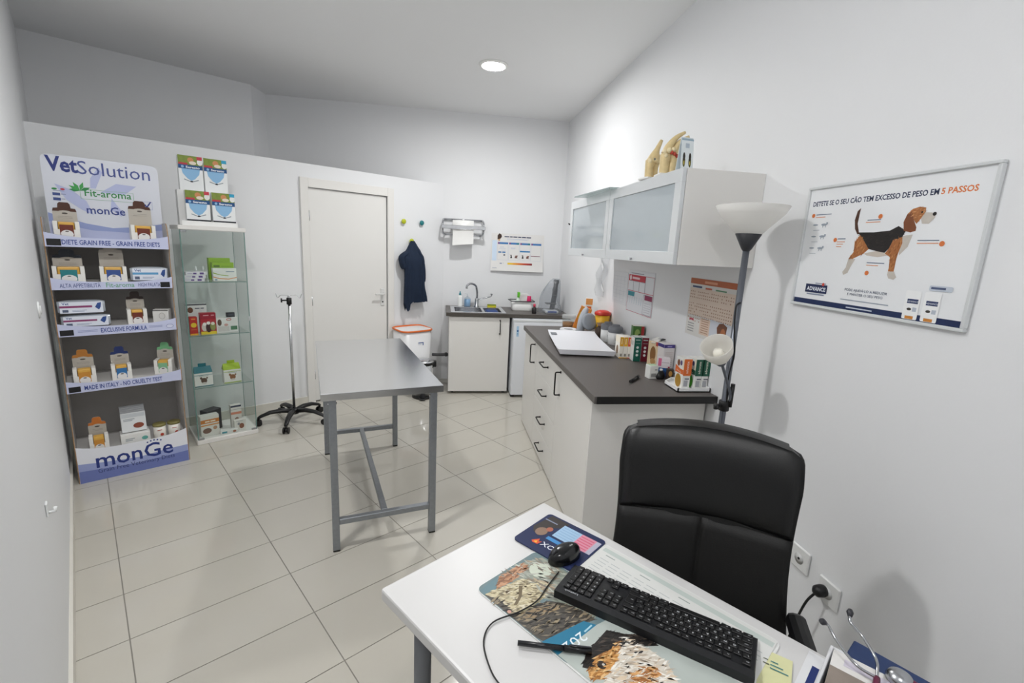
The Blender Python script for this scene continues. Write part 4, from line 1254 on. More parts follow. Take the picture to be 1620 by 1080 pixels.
carton('treat_tube', 'slim red tube box with yellow sun at left on the middle glass shelf', gi(.583, 4.08, .838), .048, .045, .135, 'b8251f', TH, front=red_bottle_print)
carton('backing_card_box', 'tall white box with dark top line behind the red boxes', gi(.625, 4.20, .838), .135, .04, .215, 'e3e3e2', TH, front=lambda p: p.rect(0, .205, .135, .215, '3a3d48').rects([(.06, .178, .09, .186), (.096, .178, .118, .186)], '5a5d68').disc(.03, .17, .018, '6b3f26', .022).disc(.105, .06, .02, '3f8f4f', .03))


def red_box_print(p):
    p.rect(0, 0, .10, .022, 'e0c62e').rect(0, .115, .10, .16, '9c1f33').disc(.025, .055, .02, 'cfc9c0', .03).disc(.05, .05, .018, '3a1418', .036).disc(.078, .058, .018, '8a8f4a', .032).disc(.025, .078, .012, 'f0ece6').disc(.05, .085, .012, 'f0ece6').disc(.078, .08, .012, 'e6e2d2').rects([(.02, .14, .055, .146), (.07, .14, .09, .146)], 'd9a0a8')


carton('red_box', 'crimson box with yellow base and bottles picture on the middle glass shelf', gi(.676, 4.08, .838), .10, .05, .16, 'b32a35', TH, front=red_box_print)
carton('white_kit_box', 'white kit box with dark tab and green panel at right on the middle glass shelf', gi(.800, 4.10, .838), .145, .055, .115, 'e4e4e2', TH + .05, front=lambda p: p.disc(.022, .08, .014, '5b4030', .025).disc(.085, .10, .018, 'c05a50', .010).disc(.085, .10, .013, 'e4e4e2', .006).disc(.065, .06, .014, 'c99a92', .010).rect(.095, .018, .14, .048, '4f7f5f').rect(.01, .01, .085, .05, 'cfcdca'))
carton('black_tab_box', 'small black box on the white kit box', gi(.832, 4.10, .838 + .1155), .055, .03, .035, '20242c', TH + .05, front=lambda p: p.rect(.008, .012, .047, .022, '3d434f'))


def carrier(lab, u, v, z, col, dog):
    t = thing('gable_box', lab, 'box', gi(u, v, z), TH, 'gable boxes in the glass cabinet')
    w, d, h = .118, .07, .105
    MB().box((-w / 2, -d / 2, 0), (w / 2, d / 2, h), .001).build('carton_body', M('e6e5e1', .45), t)
    m = MB().add([(-w / 2, -d / 2, h), (w / 2, -d / 2, h), (w / 2, d / 2, h), (-w / 2, d / 2, h), (-w / 2 + .004, 0.0, h + .045), (w / 2 - .004, 0.0, h + .045)], [(0, 1, 5, 4), (2, 3, 4, 5), (0, 4, 3), (1, 2, 5)])
    m.box((-w * .22, -.002, h + .04), (w * .22, .002, h + .068))
    m.build('gable_lid', M(col, .5), t)
    p = Print((-w / 2, -d / 2, 0), (1, 0, 0), (0, 0, 1))
    p.rect(.0, h - .018, w, h - .014, col).rect(.03, h - .026, .09, h - .022, '8fa3a0').disc(.06, .045, .02, dog, .022).disc(.042, .065, .008, dog, .01).disc(.08, .064, .006, dog, .007).disc(.06, .025, .016, 'cfc9c2', .008).rect(0, 0, w, .006, col)
    p.build('front_print', t)


carrier('white gable box with teal top on the lower glass shelf', .617, 4.09, .44, '176a76', '5a4334')
carrier('white gable box with lime top on the lower glass shelf', .808, 4.09, .44, '9db81f', '8a5a34')


def orange_print(p):
    p.rect(0, .105, .125, .135, 'c97a2c').rects([(.03, .113, .06, .124), (.066, .113, .1, .124)], 'f0e2cc').rect(0, .085, .125, .095, 'd58f45').disc(.04, .045, .03, '7a5a4c', .022).disc(.095, .06, .014, 'b58a6a')


carton('orange_band_box', 'white box with orange bands at left on the cabinet base', gi(.630, 4.09, .0355), .125, .06, .165, 'dedcd6', TH + .1, front=orange_print)
carton('dark_sleeve', 'dark box lying behind the orange banded box', gi(.665, 4.20, .0355), .12, .08, .17, '2c2b33', TH + .5, front=lambda p: p.rect(.02, .10, .1, .12, '50505c'))
carton('striped_pill_box', 'tall white box with navy top and salmon stripe on the cabinet base', gi(.828, 4.15, .0355), .075, .05, .19, 'dcd9d3', TH, front=lambda p: p.rect(0, .175, .075, .19, '2c3550').rect(0, .115, .075, .135, 'cf8468').rect(0, .155, .075, .158, '8a93a0').disc(.04, .06, .018, '8a6a58', .03))
carton('pet_card_box', 'white box with brown puppy picture on the cabinet base', gi(.838, 4.075, .0355), .085, .04, .085, 'e2dfd9', TH + .05, front=lambda p: p.disc(.05, .035, .018, '8a5236', .022).disc(.03, .055, .01, '8c8f96').rect(.01, .075, .06, .078, '9aa3a8'))
carton('flat_teal_box', 'low white box with teal mark at the front of the cabinet base', gi(.755, 4.055, .0355), .12, .05, .025, 'e6e6e3', TH - .08, front=lambda p: p.rect(.01, .006, .045, .02, '3a93a0').disc(.095, .013, .012, 'a5674a', .009))

# collar boxes on top of the cabinet
t = thing('counter_display', 'white two-step cardboard riser under the collar boxes', 'display riser', W(.565, 4.035, GH + .0005), TH)
MB().box((0, .0, 0), (.345, .09, .004)).box((0, .09, 0), (.315, .17, .245), .001).build('riser', M('eeeeec', .5), t)
MB().box((.0, -.002, 0), (.345, .0, .032)).build('front_lip', M('f0f0ee', .5), t)


def collar_print(edge):
    def fn(p):
        w, h = .145, .235
        p.rect(0, h * .73, w, h, M('7d8f3a', .5, noise=.45, scale=35)).disc(w * .52, h * .88, w * .13, 'c98a5a', h * .075).disc(w * .60, h * .80, w * .15, 'e6d9c8', h * .05).disc(w * .9, h * .84, w * .12, 'e9e9e6', h * .09)
        p.rect(w * .02, h * .73, w * .38, h * .79, 'c03a44').rect(w * .78, h * .90, w, h * 1.0, edge)
        p.rect(0, h * .62, w, h * .735, '1d4f86').text('Seresto', w * .30, h * .645, 'eef2f6', h=h * .06, w=w * .58, bold=.03).disc(w * .17, h * .675, w * .06, '8fb7d9')
        p.poly([(w * .12, h * .62), (w * .88, h * .62), (w * .84, h * .48), (w * .66, h * .34), (w * .5, h * .28), (w * .34, h * .34), (w * .16, h * .48)], '8dbbe0')
        p.poly([(w * .2, h * .33), (w * .5, h * .26), (w * .8, h * .33), (w * .8, h * .30), (w * .5, h * .235), (w * .2, h * .30)], '9aa0a6').rect(w * .45, h * .24, w * .56, h * .28, '22252a')
    return fn


def collar_low(edge):
    f = collar_print(edge)

    def fn(p):
        f(p)
        w, h = .145, .235
        p.rect(0, h * .03, w, h * .16, '23262f').poly([(w * .1, h * .09), (w * .5, h * .07), (w * .9, h * .1), (w * .5, h * .12)], 'c9ccd2')
    return fn


for u, v, z, e, lab, f in ((.660, 4.165, .2455, 'c23a4a', 'flea collar box, upper left of the four on the glass cabinet', collar_print), (.815, 4.175, .2455 - .028, '2f9fc4', 'flea collar box, upper right of the four on the glass cabinet', collar_print), (.672, 4.075, .005, 'c23a4a', 'flea collar box, lower left of the four on the glass cabinet', collar_low), (.832, 4.08, .005, '2f9fc4', 'flea collar box, lower right of the four on the glass cabinet', collar_low)):
    if z > .1: z = .2455
    carton('collar_box', lab, W(u, v, GH + z + .0005), .145, .05 if z < .1 else .055, .235 if u < .7 or z < .1 else .205, 'eef0f0', TH, front=f(e), group='flea collar boxes on the glass cabinet')

# wall fittings on the left wall
t = thing('wall_plate', 'white round wall plate on the left wall', 'switch', W(UL + .0005, 3.218, 1.178), TH + PI / 2)
MB().lathe([(0, 0), (.042, 0), (.04, .006), (.036, .008), (0, .008)], 28, T=Matrix.Rotation(PI / 2, 4, 'X')).build('plate', M((.78, .79, .79), .45), t)
MB().lathe([(0, .008), (.022, .008), (.02, .012), (0, .012)], 20, T=Matrix.Rotation(PI / 2, 4, 'X')).build('button', M((.74, .75, .75), .4), t)
t = thing('wall_clip', 'small white clip stuck on the left wall near the floor', 'hook', W(UL + .0005, 2.115, .61), TH + PI / 2)
MB().box((-.016, -.006, 0), (.016, 0, .05), .003).build('clip_plate', M('e6e8e8', .4), t)
MB().tube([(0, -.006, .012), (0, -.022, .010), (0, -.024, .026)], .005, 8).build('clip_hook', M('e6e8e8', .4), t)

# ================================================================== THINGS ON THE LONG WORKTOP
KZ = CZ + .0006
t = thing('weighing_scale', 'flat white weighing scale on the worktop', 'scale', (1.0, 3.245, KZ), math.radians(-7))
m = MB().grid(lambda a, b: (-.19 + .38 * a, -.37 + .74 * b, .030 + .016 * (abs(2 * b - 1) ** 4) - .010 * math.sin(PI * a) * math.sin(PI * b)), 14, 20)
o_ = len(m.v)
m.grid(lambda a, b: (-.18 + .36 * a, -.36 + .72 * b, .012), 2, 2)
ring = [(-.19 + .38 * i / 13, -.37) for i in range(14)] + [(.19, -.37 + .74 * j / 19) for j in range(1, 20)] + [(.19 - .38 * i / 13, .37) for i in range(1, 14)] + [(-.19, .37 - .74 * j / 19) for j in range(1, 19)]
vs, fs = [], []
for (x, y) in ring:
    b = (y + .37) / .74; a = (x + .19) / .38
    vs.append((x, y, .030 + .016 * (abs(2 * b - 1) ** 4) - .010 * math.sin(PI * a) * math.sin(PI * b)))
for (x, y) in ring:
    vs.append((x * .95, y * .97, .012))
n = len(ring)
m.add(vs, [(i, (i + 1) % n, n + (i + 1) % n, n + i) for i in range(n)])
m.build('tray', M((.80, .81, .85), .35), t)
for x in (-.14, .14):
    for y in (-.3, .3):
        MB().lathe([(0, 0), (.02, 0), (.02, .013), (0, .013)], 14, c=(x, y, 0)).build('foot', BLACK, t)
MB().box((-.176, .23, .033), (-.13, .30, .0395), .002).build('display', M('7c8087', .3), t)
t = thing('round_dish', 'thick white ring-shaped dish with dark slot at the far end of the scale', 'dish', (1.075, 3.80, KZ))
MB().lathe([(0, 0), (.066, 0), (.074, .01), (.074, .024), (.068, .03), (.052, .03), (.046, .024), (0, .022)], 36).build('ring', M('dcdde0', .35), t)
MB().box((-.035, -.008, .022), (.035, .012, .027), .002).build('slot', M('3a3c42', .4), t)

t = thing('clear_jar', 'clear jar with orange-brown treats at the far end of the worktop', 'jar', (1.135, 4.02, KZ))
MB().lathe([(0, .004), (.052, .004), (.054, .05), (0, .052)], 24).build('treats', M('a8743a', .8, noise=.4, scale=60), t)
MB().lathe([(0, 0), (.056, 0), (.058, .006), (.058, .085), (.05, .092)], 28, cap=False).build('glass', glass('eef1f0', .6, cover=.08), t)
MB().lathe([(.06, .085), (.062, .088), (.062, .112), (.056, .116), (0, .116)], 28).build('lid', glass('f0f2f2', .6, cover=.45, cover_col='dfe2e3'), t)
carton('orange_pouch_box', 'tall slanting orange and yellow cat pouch box at the far end', (1.178, 3.875, KZ + .016), .095, .05, .20, 'e08a2a', math.radians(-15), tilt=(0, math.radians(19), 0),
       front=lambda p: p.rect(.005, .09, .09, .15, 'e6b53a').disc(.045, .12, .018, '3a2a1c', .022).rect(.0, .165, .095, .2, 'e59a45').disc(.05, .045, .03, 'd06f1f', .025), left=lambda p: p.rect(0, 0, .05, .2, 'd9772a'))
carton('peach_cap_box', 'white and peach box standing behind the orange pouch box', (1.31, 4.02, KZ), .06, .05, .27, 'eee9e2', math.radians(-15), front=lambda p: p.rect(0, .215, .06, .27, 'e5a05a').rect(.012, .12, .05, .2, 'e0703a'))
t = thing('grey_dispenser', 'grey plastic bottle with round grey disc leaning on it', 'dispenser', (1.155, 3.715, KZ), math.radians(-15))
MB().tube(smooth_path([(0, 0, 0), (.0, 0, .06), (.012, 0, .14), (.03, 0, .20), (.042, 0, .225)], 4), [.042] * 8 + [.04, .038, .036, .034, .030, .026, .022, .020, .018], 14, flat=.8).build('bottle', M('b4bac2', .35), t)
TT = Matrix.Translation((.062, -.048, .115)) @ Matrix.Rotation(math.radians(68), 4, 'X') @ Matrix.Rotation(math.radians(28), 4, 'Y')
MB().lathe([(0, -.01), (.066, -.01), (.072, 0), (.07, .012), (.05, .018), (0, .018)], 32, T=TT).build('disc', M('8f959c', .35), t)
t = thing('sharps_tub', 'yellow sharps tub with red lid against the wall', 'tub', (1.318, 3.665, KZ))
MB().lathe([(0, 0), (.048, 0), (.062, .175), (0, .175)], 28).build('tub', M('d9a823', .4), t)
MB().lathe([(.063, .172), (.067, .176), (.067, .195), (.045, .207), (.03, .212), (0, .212)], 28).build('lid', M('c43324', .4), t)
t = thing('treat_sack', 'dark brown rounded treat bag beside the grey bottle', 'bag', (1.272, 3.552, KZ))
t.scale = (.76, .76, 1)
MB().lathe([(0, 0), (.05, 0), (.06, .03), (.058, .06), (.045, .085), (.03, .10), (0, .105)], 22, sx=1.0, sy=.8).build('bag', M('3f2f26', .55, noise=.5, scale=50, bump=.4, bscale=60), t)
MB().lathe([(0, .098), (.032, .098), (.05, .122), (.0, .124)], 16).build('gathered_top', M('8f7358', .4, noise=.3, scale=40), t)
for x, y, lab in ((1.29, 3.44, 'white jar with ribbed grey lid, farther of the pair'), (1.305, 3.315, 'white jar with ribbed grey lid, nearer of the pair')):
    t = thing('lidded_jar', lab, 'jar', (x, y, KZ), 0, 'white jars with grey lids')
    MB().lathe([(0, 0), (.05, 0), (.053, .004), (.053, .092), (.046, .1), (0, .1)], 30).build('jar', M('e2e3e3', .35), t)
    MB().lathe([(.0535, .092), (.055, .095), (.055, .128), (.048, .136), (.03, .138), (.03, .15), (0, .152)], 30).build('lid', M('6f7278', .45), t)
    p = Print((-.03, -.055, .02), (1, 0, 0), (0, 0, 1)); p.rect(0, .0, .06, .05, 'eceded').rects([(.01, .03, .05, .034), (.01, .02, .04, .024)], '8b8f97'); p.build('label', t)
carton('grey_strip_box', 'flat grey box lying behind the yellow boxes', (1.325, 3.14, KZ), .08, .15, .085, '7d7877', math.radians(-5), top=lambda p: p.rect(.01, .02, .07, .13, '6a6463'))

for k, c in enumerate(('e0a92a', 'e0a92a', 'd6532a')):
    carton('tablet_box', ['thin white and yellow box with dog side, first of the row', 'thin white and yellow box, second of the row', 'thin white and red-orange box in the row'][k], (1.184 + .0272 * k, 2.915 - .0025 * k, KZ), .026, .10, .142, 'ebe7dd', math.radians(-5), group='thin upright boxes on the worktop',
           front=lambda p, c=c: p.rect(.001, .08, .0252, .141, c).rect(.010, .094, .015, .13, 'f0e3c0').rect(.006, .012, .020, .03, '8d8a80').rect(.0, .0, .026, .006, c),
           left=lambda p: p.disc(.05, .05, .022, '7a5a3a', .03).rect(.0, .1, .1, .14, 'efe6d2'))
for k, (c, x, lab) in enumerate((('15604f', 1.257, 'dark green box with three white discs'), ('6d1226', 1.305, 'crimson box with three white discs'))):
    carton('wormer_box', lab, (x, 2.82 - .006 * k, KZ), .045, .085, .156, c, math.radians(-7), group='boxes with three white discs',
           front=lambda p: [p.disc(.0225, zz, .0085, 'e2e6e4') for zz in (.042, .067, .092)] and p.rect(.008, .138, .037, .144, 'b5c4c0').rect(.008, .118, .037, .12, '9fb5b0'),
           left=lambda p: p.rect(0, 0, .085, .156, 'e6e8e6').rect(.01, .1, .07, .13, 'c3cbc8'), top=lambda p: p.rect(.002, .002, .043, .083, 'd9dcda'))
carton('green_photo_box', 'box with green leafy picture and red end standing behind the crimson box', (1.335, 2.99, KZ), .075, .06, .20, '3f6a2c', math.radians(-10), front=lambda p: p.rect(.055, .12, .075, .2, '9c2a2c').disc(.03, .15, .018, '8aa35a', .03).disc(.045, .11, .016, '24401c', .04), top=lambda p: p.rect(0, 0, .075, .06, 'e3ded6'))
carton('dog_box', 'white box with tan dog picture and open flap', (1.334, 2.685, KZ), .06, .075, .155, 'e4ddd6', math.radians(24),
       front=lambda p: p.rects([(.01, .02 + .012 * k, .05, .025 + .012 * k) for k in range(10)], 'cbb9b4').rect(.015, .004, .05, .014, '5a5450'), left=lambda p: p.rect(0, 0, .075, .155, 'dcc6a2').disc(.04, .075, .022, '8a5f35', .05).disc(.045, .03, .02, 'b58a58', .02).rect(.058, .13, .075, .155, 'b3423a'))
t = thing('box_flap', 'white and black torn carton flaps lying on the dog box', 'carton flap', (1.33, 2.685, KZ + .1562), math.radians(20))
MB().box((-.035, -.02, 0), (.02, .012, .003), 0, T=Matrix.Rotation(math.radians(-18), 4, 'Y')).box((.0, .015, 0), (.05, .04, .003), 0, T=Matrix.Rotation(math.radians(-14), 4, 'Y')).build('white_flap', M('eceae6', .5), t)
MB().box((.012, -.03, .002), (.05, -.004, .005), 0, T=Matrix.Rotation(math.radians(-10), 4, 'Y')).build('black_flap', M('26262a', .5), t)
carton('purple_top_box', 'tall white box with violet top beside the dog box', (1.338, 2.565, KZ), .07, .07, .165, 'dcd7d6', math.radians(5), front=lambda p: p.rect(0, .145, .07, .165, '3a2f7a').rect(.02, .15, .05, .157, '8f86c0').rects([(.01, .03 + .012 * k, .06, .034 + .012 * k) for k in range(8)], 'c5b9b5'), left=lambda p: p.rect(0, .145, .07, .165, '3a2f7a'))
carton('small_vaccine_box', 'small white box with pale green top and barcode', (1.180, 2.40, KZ), .052, .05, .075, 'e3e4e0', math.radians(6), front=lambda p: p.rects([(.01 + .004 * k, .01, .012 + .004 * k, .032) for k in range(8)], '4a4a4c').rect(.03, .05, .045, .054, '5a5f60'), top=lambda p: p.rect(.004, .004, .048, .046, 'a9c4a0'))
carton('blue_pink_box', 'white box with pink corner and blue lower half', (1.275, 2.455, KZ), .065, .055, .105, 'e6dfe2', math.radians(-22), front=lambda p: p.rect(0, 0, .065, .05, '2f5f9c').disc(.03, .02, .02, '1a3a6a', .014).rect(0, .06, .018, .105, 'd86f95').rect(.02, .08, .06, .083, 'b5a5ad').rect(.055, .0, .065, .06, 'a5344a'))
t = thing('black_pouch', 'small crumpled black pouch in front of the blue and pink box', 'pouch', (1.228, 2.385, KZ), .6)
MB().lathe([(0, 0), (.028, 0), (.034, .012), (.026, .03), (.012, .045), (0, .048)], 12, sx=1.1, sy=.6).build('pouch', M('131315', .5), t)
MB().lathe([(0, .045), (.008, .045), (.01, .055), (0, .058)], 10).build('white_tip', M('e3e4e4', .5), t)
carton('amber_box', 'small brown box with amber print beside the blue box', (1.275, 2.372, KZ), .035, .03, .06, '3a2a20', math.radians(-15), front=lambda p: p.disc(.018, .035, .010, 'b5853f', .016))
t = thing('marker_pen', 'short black pen lying on the worktop', 'pen', (1.055, 2.34, KZ + .009), math.radians(48))
MB().tube([(-.065, 0, 0), (.03, 0, 0)], .0085, 12).build('barrel', BLACK, t)
MB().tube([(.03, 0, 0), (.068, 0, 0)], .0095, 12).build('cap', M('1d1d20', .35), t)
MB().box((.035, -.002, .009), (.066, .002, .012), .001).build('clip', M('2b2b30', .35), t)

t = thing('white_tray', 'white plastic tray at the near end of the worktop', 'tray', (1.285, 2.215, KZ))
pts = [(-.085, -.085), (.095, -.085), (.095, .12), (-.02, .12), (-.085, .06)]
m = MB().prism(pts, 0, .006)
for a, b in zip(pts, pts[1:] + pts[:1]):
    a, b = Vector(a), Vector(b); d = (b - a).normalized(); nn = Vector((-d.y, d.x)) * .006
    m.prism([tuple(a), tuple(b), tuple(b + nn), tuple(a + nn)], .0, .022)
m.build('tray', M('eeefef', .35), t)


def spot(c1, c2, name):
    def left(p):
        p.rect(0, .075, .082, .1, c1).poly([(.0, .098), (.082, .074), (.082, .09), (0, .114)], c1).text(name, .012, .086, 'efe9dc', h=.008, w=.05, rot=-.15).disc(.038, .035, .030, c2, .036).disc(.028, .128, .014, '7a4a30', .018).disc(.055, .132, .010, '5a4a7a', .014).rect(.07, .1, .082, .16, 'e8dfc8')

    def front(p):
        p.rect(0, .07, .044, .158, c1).text(name, .027, .082, 'efe9dc', h=.014, w=.065, rot=PI / 2).rect(.008, .012, .03, .045, 'a9aab0').rect(.012, .05, .036, .056, '5a5c66')
    return left, front


for x, y, c1, c2, w, lab, nm in ((1.262, 2.212, 'd9692a', 'a8802a', .042, 'white and orange spot-on box in the white tray', 'advantix'), (1.322, 2.205, '14553f', '4faf2f', .036, 'dark green spot-on box with lime drop, left of the pair', 'advocate'), (1.3605, 2.205, '14553f', '4faf2f', .036, 'dark green spot-on box, right of the pair beside the wall', 'advocate')):
    l, f = spot(c1, c2, nm)
    carton('spot_on_box', lab, (x, y, KZ + .0065), w, .082, .16, 'e8e8e4', 0, front=f, left=l, group='spot-on boxes in the white tray')

t = thing('hanging_plastic', 'clear crumpled plastic bag hanging below the far wall cabinet', 'plastic bag', (XR - .004, 3.93, 1.20))
MB().grid(lambda a, b: (-.012 - .012 * math.sin(7 * a + 4 * b) - .010 * math.sin(13 * b + 3 * a), .09 - .22 * a + .02 * math.sin(5 * b), .33 * b), 14, 14).build('film', glass('f0f1f2', .9, cover=.12, cover_col='dfe1e4', rough=.15), t)

# ================================================================== WALL SOCKETS
for y, z, lab, plug in ((1.405, .470, 'white wall outlet plate partly behind the chair', False), (1.262, .435, 'white double wall socket with black plug', True)):
    t = thing('wall_socket', lab, 'socket', (XR - .0005, y, z))
    MB().box((-.010, -.045, -.045), (0, .045, .045), .004).build('plate', M('e2e3e2', .4), t)
    MB().lathe([(.0, .010), (.02, .010), (.022, .011), (0, .011)], 20, T=Matrix.Rotation(-PI / 2, 4, 'Y')).build('outlet', M('d5d6d5', .4), t)
    if not plug:
        MB().lathe([(0, .0112), (.005, .0112), (.005, .013), (0, .013)], 10, T=Matrix.Rotation(-PI / 2, 4, 'Y')).build('jack_hole', BLACK, t)
t = thing('power_plug', 'black power plug with cord in the double socket', 'plug', (XR - .012, 1.275, .435))
MB().lathe([(0, 0), (.02, 0), (.022, .01), (.02, .03), (.010, .04), (0, .042)], 18, T=Matrix.Rotation(-PI / 2, 4, 'Y')).build('plug_body', BLACK, t)
MB().tube(smooth_path([(-.032, 0, -.006), (-.05, .012, -.05), (-.055, .03, -.13), (-.05, .05, -.22), (-.06, .07, -.32), (-.05, .10, -.42)], 5), .0045, 8).build('cord', BLACK, t)

# ================================================================== OFFICE CHAIR
ca = math.atan2(-.464, .886)
t = thing('office_chair', 'black leather swivel chair with high padded back pushed in at the desk', 'chair', (.70, 1.01, 0), ca)
LEA = M('030304', .40, bump=.15, bscale=240, key='black_leather')
LEA2 = M('060505', .62, bump=.2, bscale=300, key='black_leather_panel')


def back_pt(x, s, off):
    """x -1..1 across, s 0..1 up the backrest, off = thickness offset towards the sitter"""
    hwid = .252 - .014 * math.sin(PI * min(1, s * 1.25)) + .014 * (1 - s)
    hwid -= .035 * (1 - math.sqrt(max(0.0, 1 - max(0.0, (s - .93) / .07) ** 2)))
    z = .50 + .56 * s + (.022 * (1 - x * x) if s > .5 else 0) * max(0, (s - .5) * 2)
    y = .16 + .075 * s + .05 * max(0, s - .82) ** 2 / .03 * .5 - .03 * x * x
    return Vector((x * hwid, y - off, z))


def pad(x0, x1, s0, s1, th, mat, name, puff=.012, nx=12, ns=10):
    def fn(a, b):
        x, s = x0 + (x1 - x0) * a, s0 + (s1 - s0) * b
        e = (1 - abs(2 * a - 1) ** 6) * (1 - abs(2 * b - 1) ** 6)
        return back_pt(x, s, th + puff * e)
    m = MB().grid(fn, nx, ns)

    def fb(a, b):
        return back_pt(x0 + (x1 - x0) * a, s0 + (s1 - s0) * b, 0.0)
    m.grid(fb, nx, ns)
    n0 = nx * ns
    rim = [i for i in range(nx)] + [j * nx + nx - 1 for j in range(1, ns)] + [(ns - 1) * nx + i for i in range(nx - 2, -1, -1)] + [j * nx for j in range(ns - 2, 0, -1)]
    for i in range(len(rim)):
        a, b = rim[i], rim[(i + 1) % len(rim)]
        m.f.append([a, b, n0 + b, n0 + a]); m.m.append(0); m.s.append(False)
    return m.build(name, mat, t)


def shell(a, b):
    an = 2 * PI * a
    x = math.cos(an); sgn = 1 if x > 0 else -1
    xx = sgn * abs(x) ** .35
    return back_pt(xx, .0 + b * 1.0, .032 * (-math.sin(an)) * (1 - .5 * max(0, (b - .9) / .1) ** 2) * abs(math.sin(an)) ** .0 - .005)


MB().grid(shell, 40, 48, closed=True).build('back_shell', LEA, t)
m = MB().grid(lambda a, b: back_pt((2 * a - 1) * (1 - .04 * b), 1.0 + .004 * math.sin(PI * b) * (1 - (2 * a - 1) ** 2), -.037 + .064 * b), 20, 7).build('top_roll', LEA, t)
pad(-.965, .965, .575, .999, .026, LEA, 'head_pad', .010, 14, 22)
pad(-.965, -.009, .06, .568, .028, LEA2, 'back_pad', .007)
pad(.009, .965, .06, .568, .028, LEA2, 'back_pad', .007)


def seatf(a, b):
    an = 2 * PI * a
    k = (abs(math.cos(an)) ** 4 + abs(math.sin(an)) ** 4) ** (-1 / 4)
    lv = [(0, .40), (.9, .40), (1.0, .42), (1.02, .45), (.97, .485), (.8, .495), (0, .49)][int(round(b * 6))]
    return (.25 * k * math.cos(an) * lv[0], -.06 + .24 * k * math.sin(an) * lv[0], lv[1])


MB().grid(seatf, 36, 7, closed=True).build('seat', LEA, t)
for s in (-1, 1):
    MB().tube(smooth_path([(s * .23, .08, .44), (s * .275, .08, .48), (s * .28, .07, .55), (s * .275, .05, .59)], 4), .016, 10).build('arm_post', BLACK, t)
    MB().box((s * .268 - .027, -.12, .585), (s * .268 + .027, .125, .63), .02).build('armrest', BLACK, t)
MB().box((-.05, .10, .40), (.05, .21, .42), .004).box((-.04, .19, .40), (.04, .215, .62), .004).build('back_bracket', BLACK, t)
MB().tube([(0, -.02, .10), (0, -.02, .40)], .025, 14).build('gas_column', BLACK, t)
for k in range(5):
    a = math.radians(20 + 72 * k); c, s = math.cos(a), math.sin(a)
    arm = MB().tube([(c * .02, -.02 + s * .02, .105), (c * .18, -.02 + s * .18, .095), (c * .29, -.02 + s * .29, .07)], [.026, .022, .016], 10, flat=.7).build('base_arm', BLACK, t)
    cx, cy = c * .285, -.02 + s * .285
    MB().tube([(cx - s * .022, cy + c * .022, .027), (cx + s * .022, cy - c * .022, .027)], .027, 16).tube([(cx, cy, .03), (cx, cy, .075)], .009, 8).build('castor', BLACK, arm)

# ================================================================== DESK
DA = math.atan2(-.803, .596)
DZ_ = .742
DO = Vector((-.137, 1.045, 0))


def dk(x, y, z=DZ_ + .0006):
    c, s = math.cos(DA), math.sin(DA)
    return Vector((DO.x + c * x - s * y, DO.y + s * x + c * y, z))


t = thing('desk', 'white desk top on grey round legs in the foreground', 'desk', DO, DA)
MB().box((0, 0, DZ_ - .034), (1.42, .615, DZ_), .006).build('desk_top', M((.66, .655, .65), .36, key='desk_white'), t)
for x, y in ((.075, .075), (1.345, .075), (.075, .54), (1.345, .54)):
    l = MB().tube([(x, y, .0), (x, y, DZ_ - .036)], .022, 18).build('leg', M('7c7e82', .35, .5), t)
    MB().lathe([(.022, DZ_ - .042), (.04, DZ_ - .040), (.04, DZ_ - .0345), (.0, DZ_ - .0345)], 18, c=(x, y, 0)).build('leg_plate', M('7c7e82', .35, .5), l)

# desk calendar mat
t = thing('desk_mat', 'desk calendar mat with cat and dog photos under the keyboard', 'desk mat', dk(0, 0), DA)
MB().prism(rrect(.158, .172, .745, .578, .02), 0, .0015).build('sheet', M('dfe0de', .4), t)
p = Print((0, 0, .0015), (1, 0, 0), (0, 1, 0), lift=.0003)
p.poly(rrect(.160, .174, .46, .40, .018), '6f8488')
for pts, c in (([(0.172, 0.177), (0.162, 0.245), (0.195, 0.209), (0.191, 0.178), (0.188, 0.176)], M('5f7f88', .45)),
               ([(.165, .245), (.17, .335), (.19, .39), (.36, .40), (.42, .32), (.30, .28)], M('8f968a', .45, noise=.4, scale=50)),
               ([(0.196, 0.21), (0.167, 0.247), (0.171, 0.335), (0.189, 0.332), (0.202, 0.302), (0.201, 0.251)], M('b98a66', .45, noise=.5, scale=60)),
               ([(0.193, 0.2), (0.205, 0.247), (0.213, 0.285), (0.246, 0.315), (0.273, 0.324), (0.295, 0.288), (0.296, 0.24), (0.294, 0.201), (0.274, 0.191), (0.225, 0.192), (0.191, 0.176)], M('c8bd9a', .45, noise=.55, scale=90)),
               ([(0.188, 0.176), (0.225, 0.192), (0.274, 0.191), (0.294, 0.201), (0.296, 0.24), (0.31, 0.28), (0.341, 0.302), (0.4, 0.32), (0.422, 0.315), (0.408, 0.283), (0.381, 0.18), (0.365, 0.176), (0.268, 0.176)], M('4a4640', .45, noise=.8, scale=80)),
               ([(.29, .20), (.31, .25), (.335, .285), (.345, .28), (.33, .235), (.315, .195)], M('8f7a5a', .45, noise=.7, scale=120))):
    p.poly(pts, c)
CATF = [(0.193, 0.2), (0.205, 0.247), (0.213, 0.285), (0.246, 0.315), (0.273, 0.324), (0.295, 0.288), (0.296, 0.24), (0.294, 0.201), (0.274, 0.191), (0.225, 0.192), (0.191, 0.180)]
CATB = [(0.192, 0.180), (0.225, 0.192), (0.274, 0.191), (0.294, 0.201), (0.296, 0.24), (0.31, 0.28), (0.341, 0.302), (0.4, 0.32), (0.42, 0.315), (0.406, 0.283), (0.381, 0.185), (0.365, 0.180), (0.268, 0.180)]
p.fur(CATB, ['2a2622', '3a352f', '5f584d', '857a68', '1f1c1a', '9a8c72'], 620, .013, 1.2, 3)
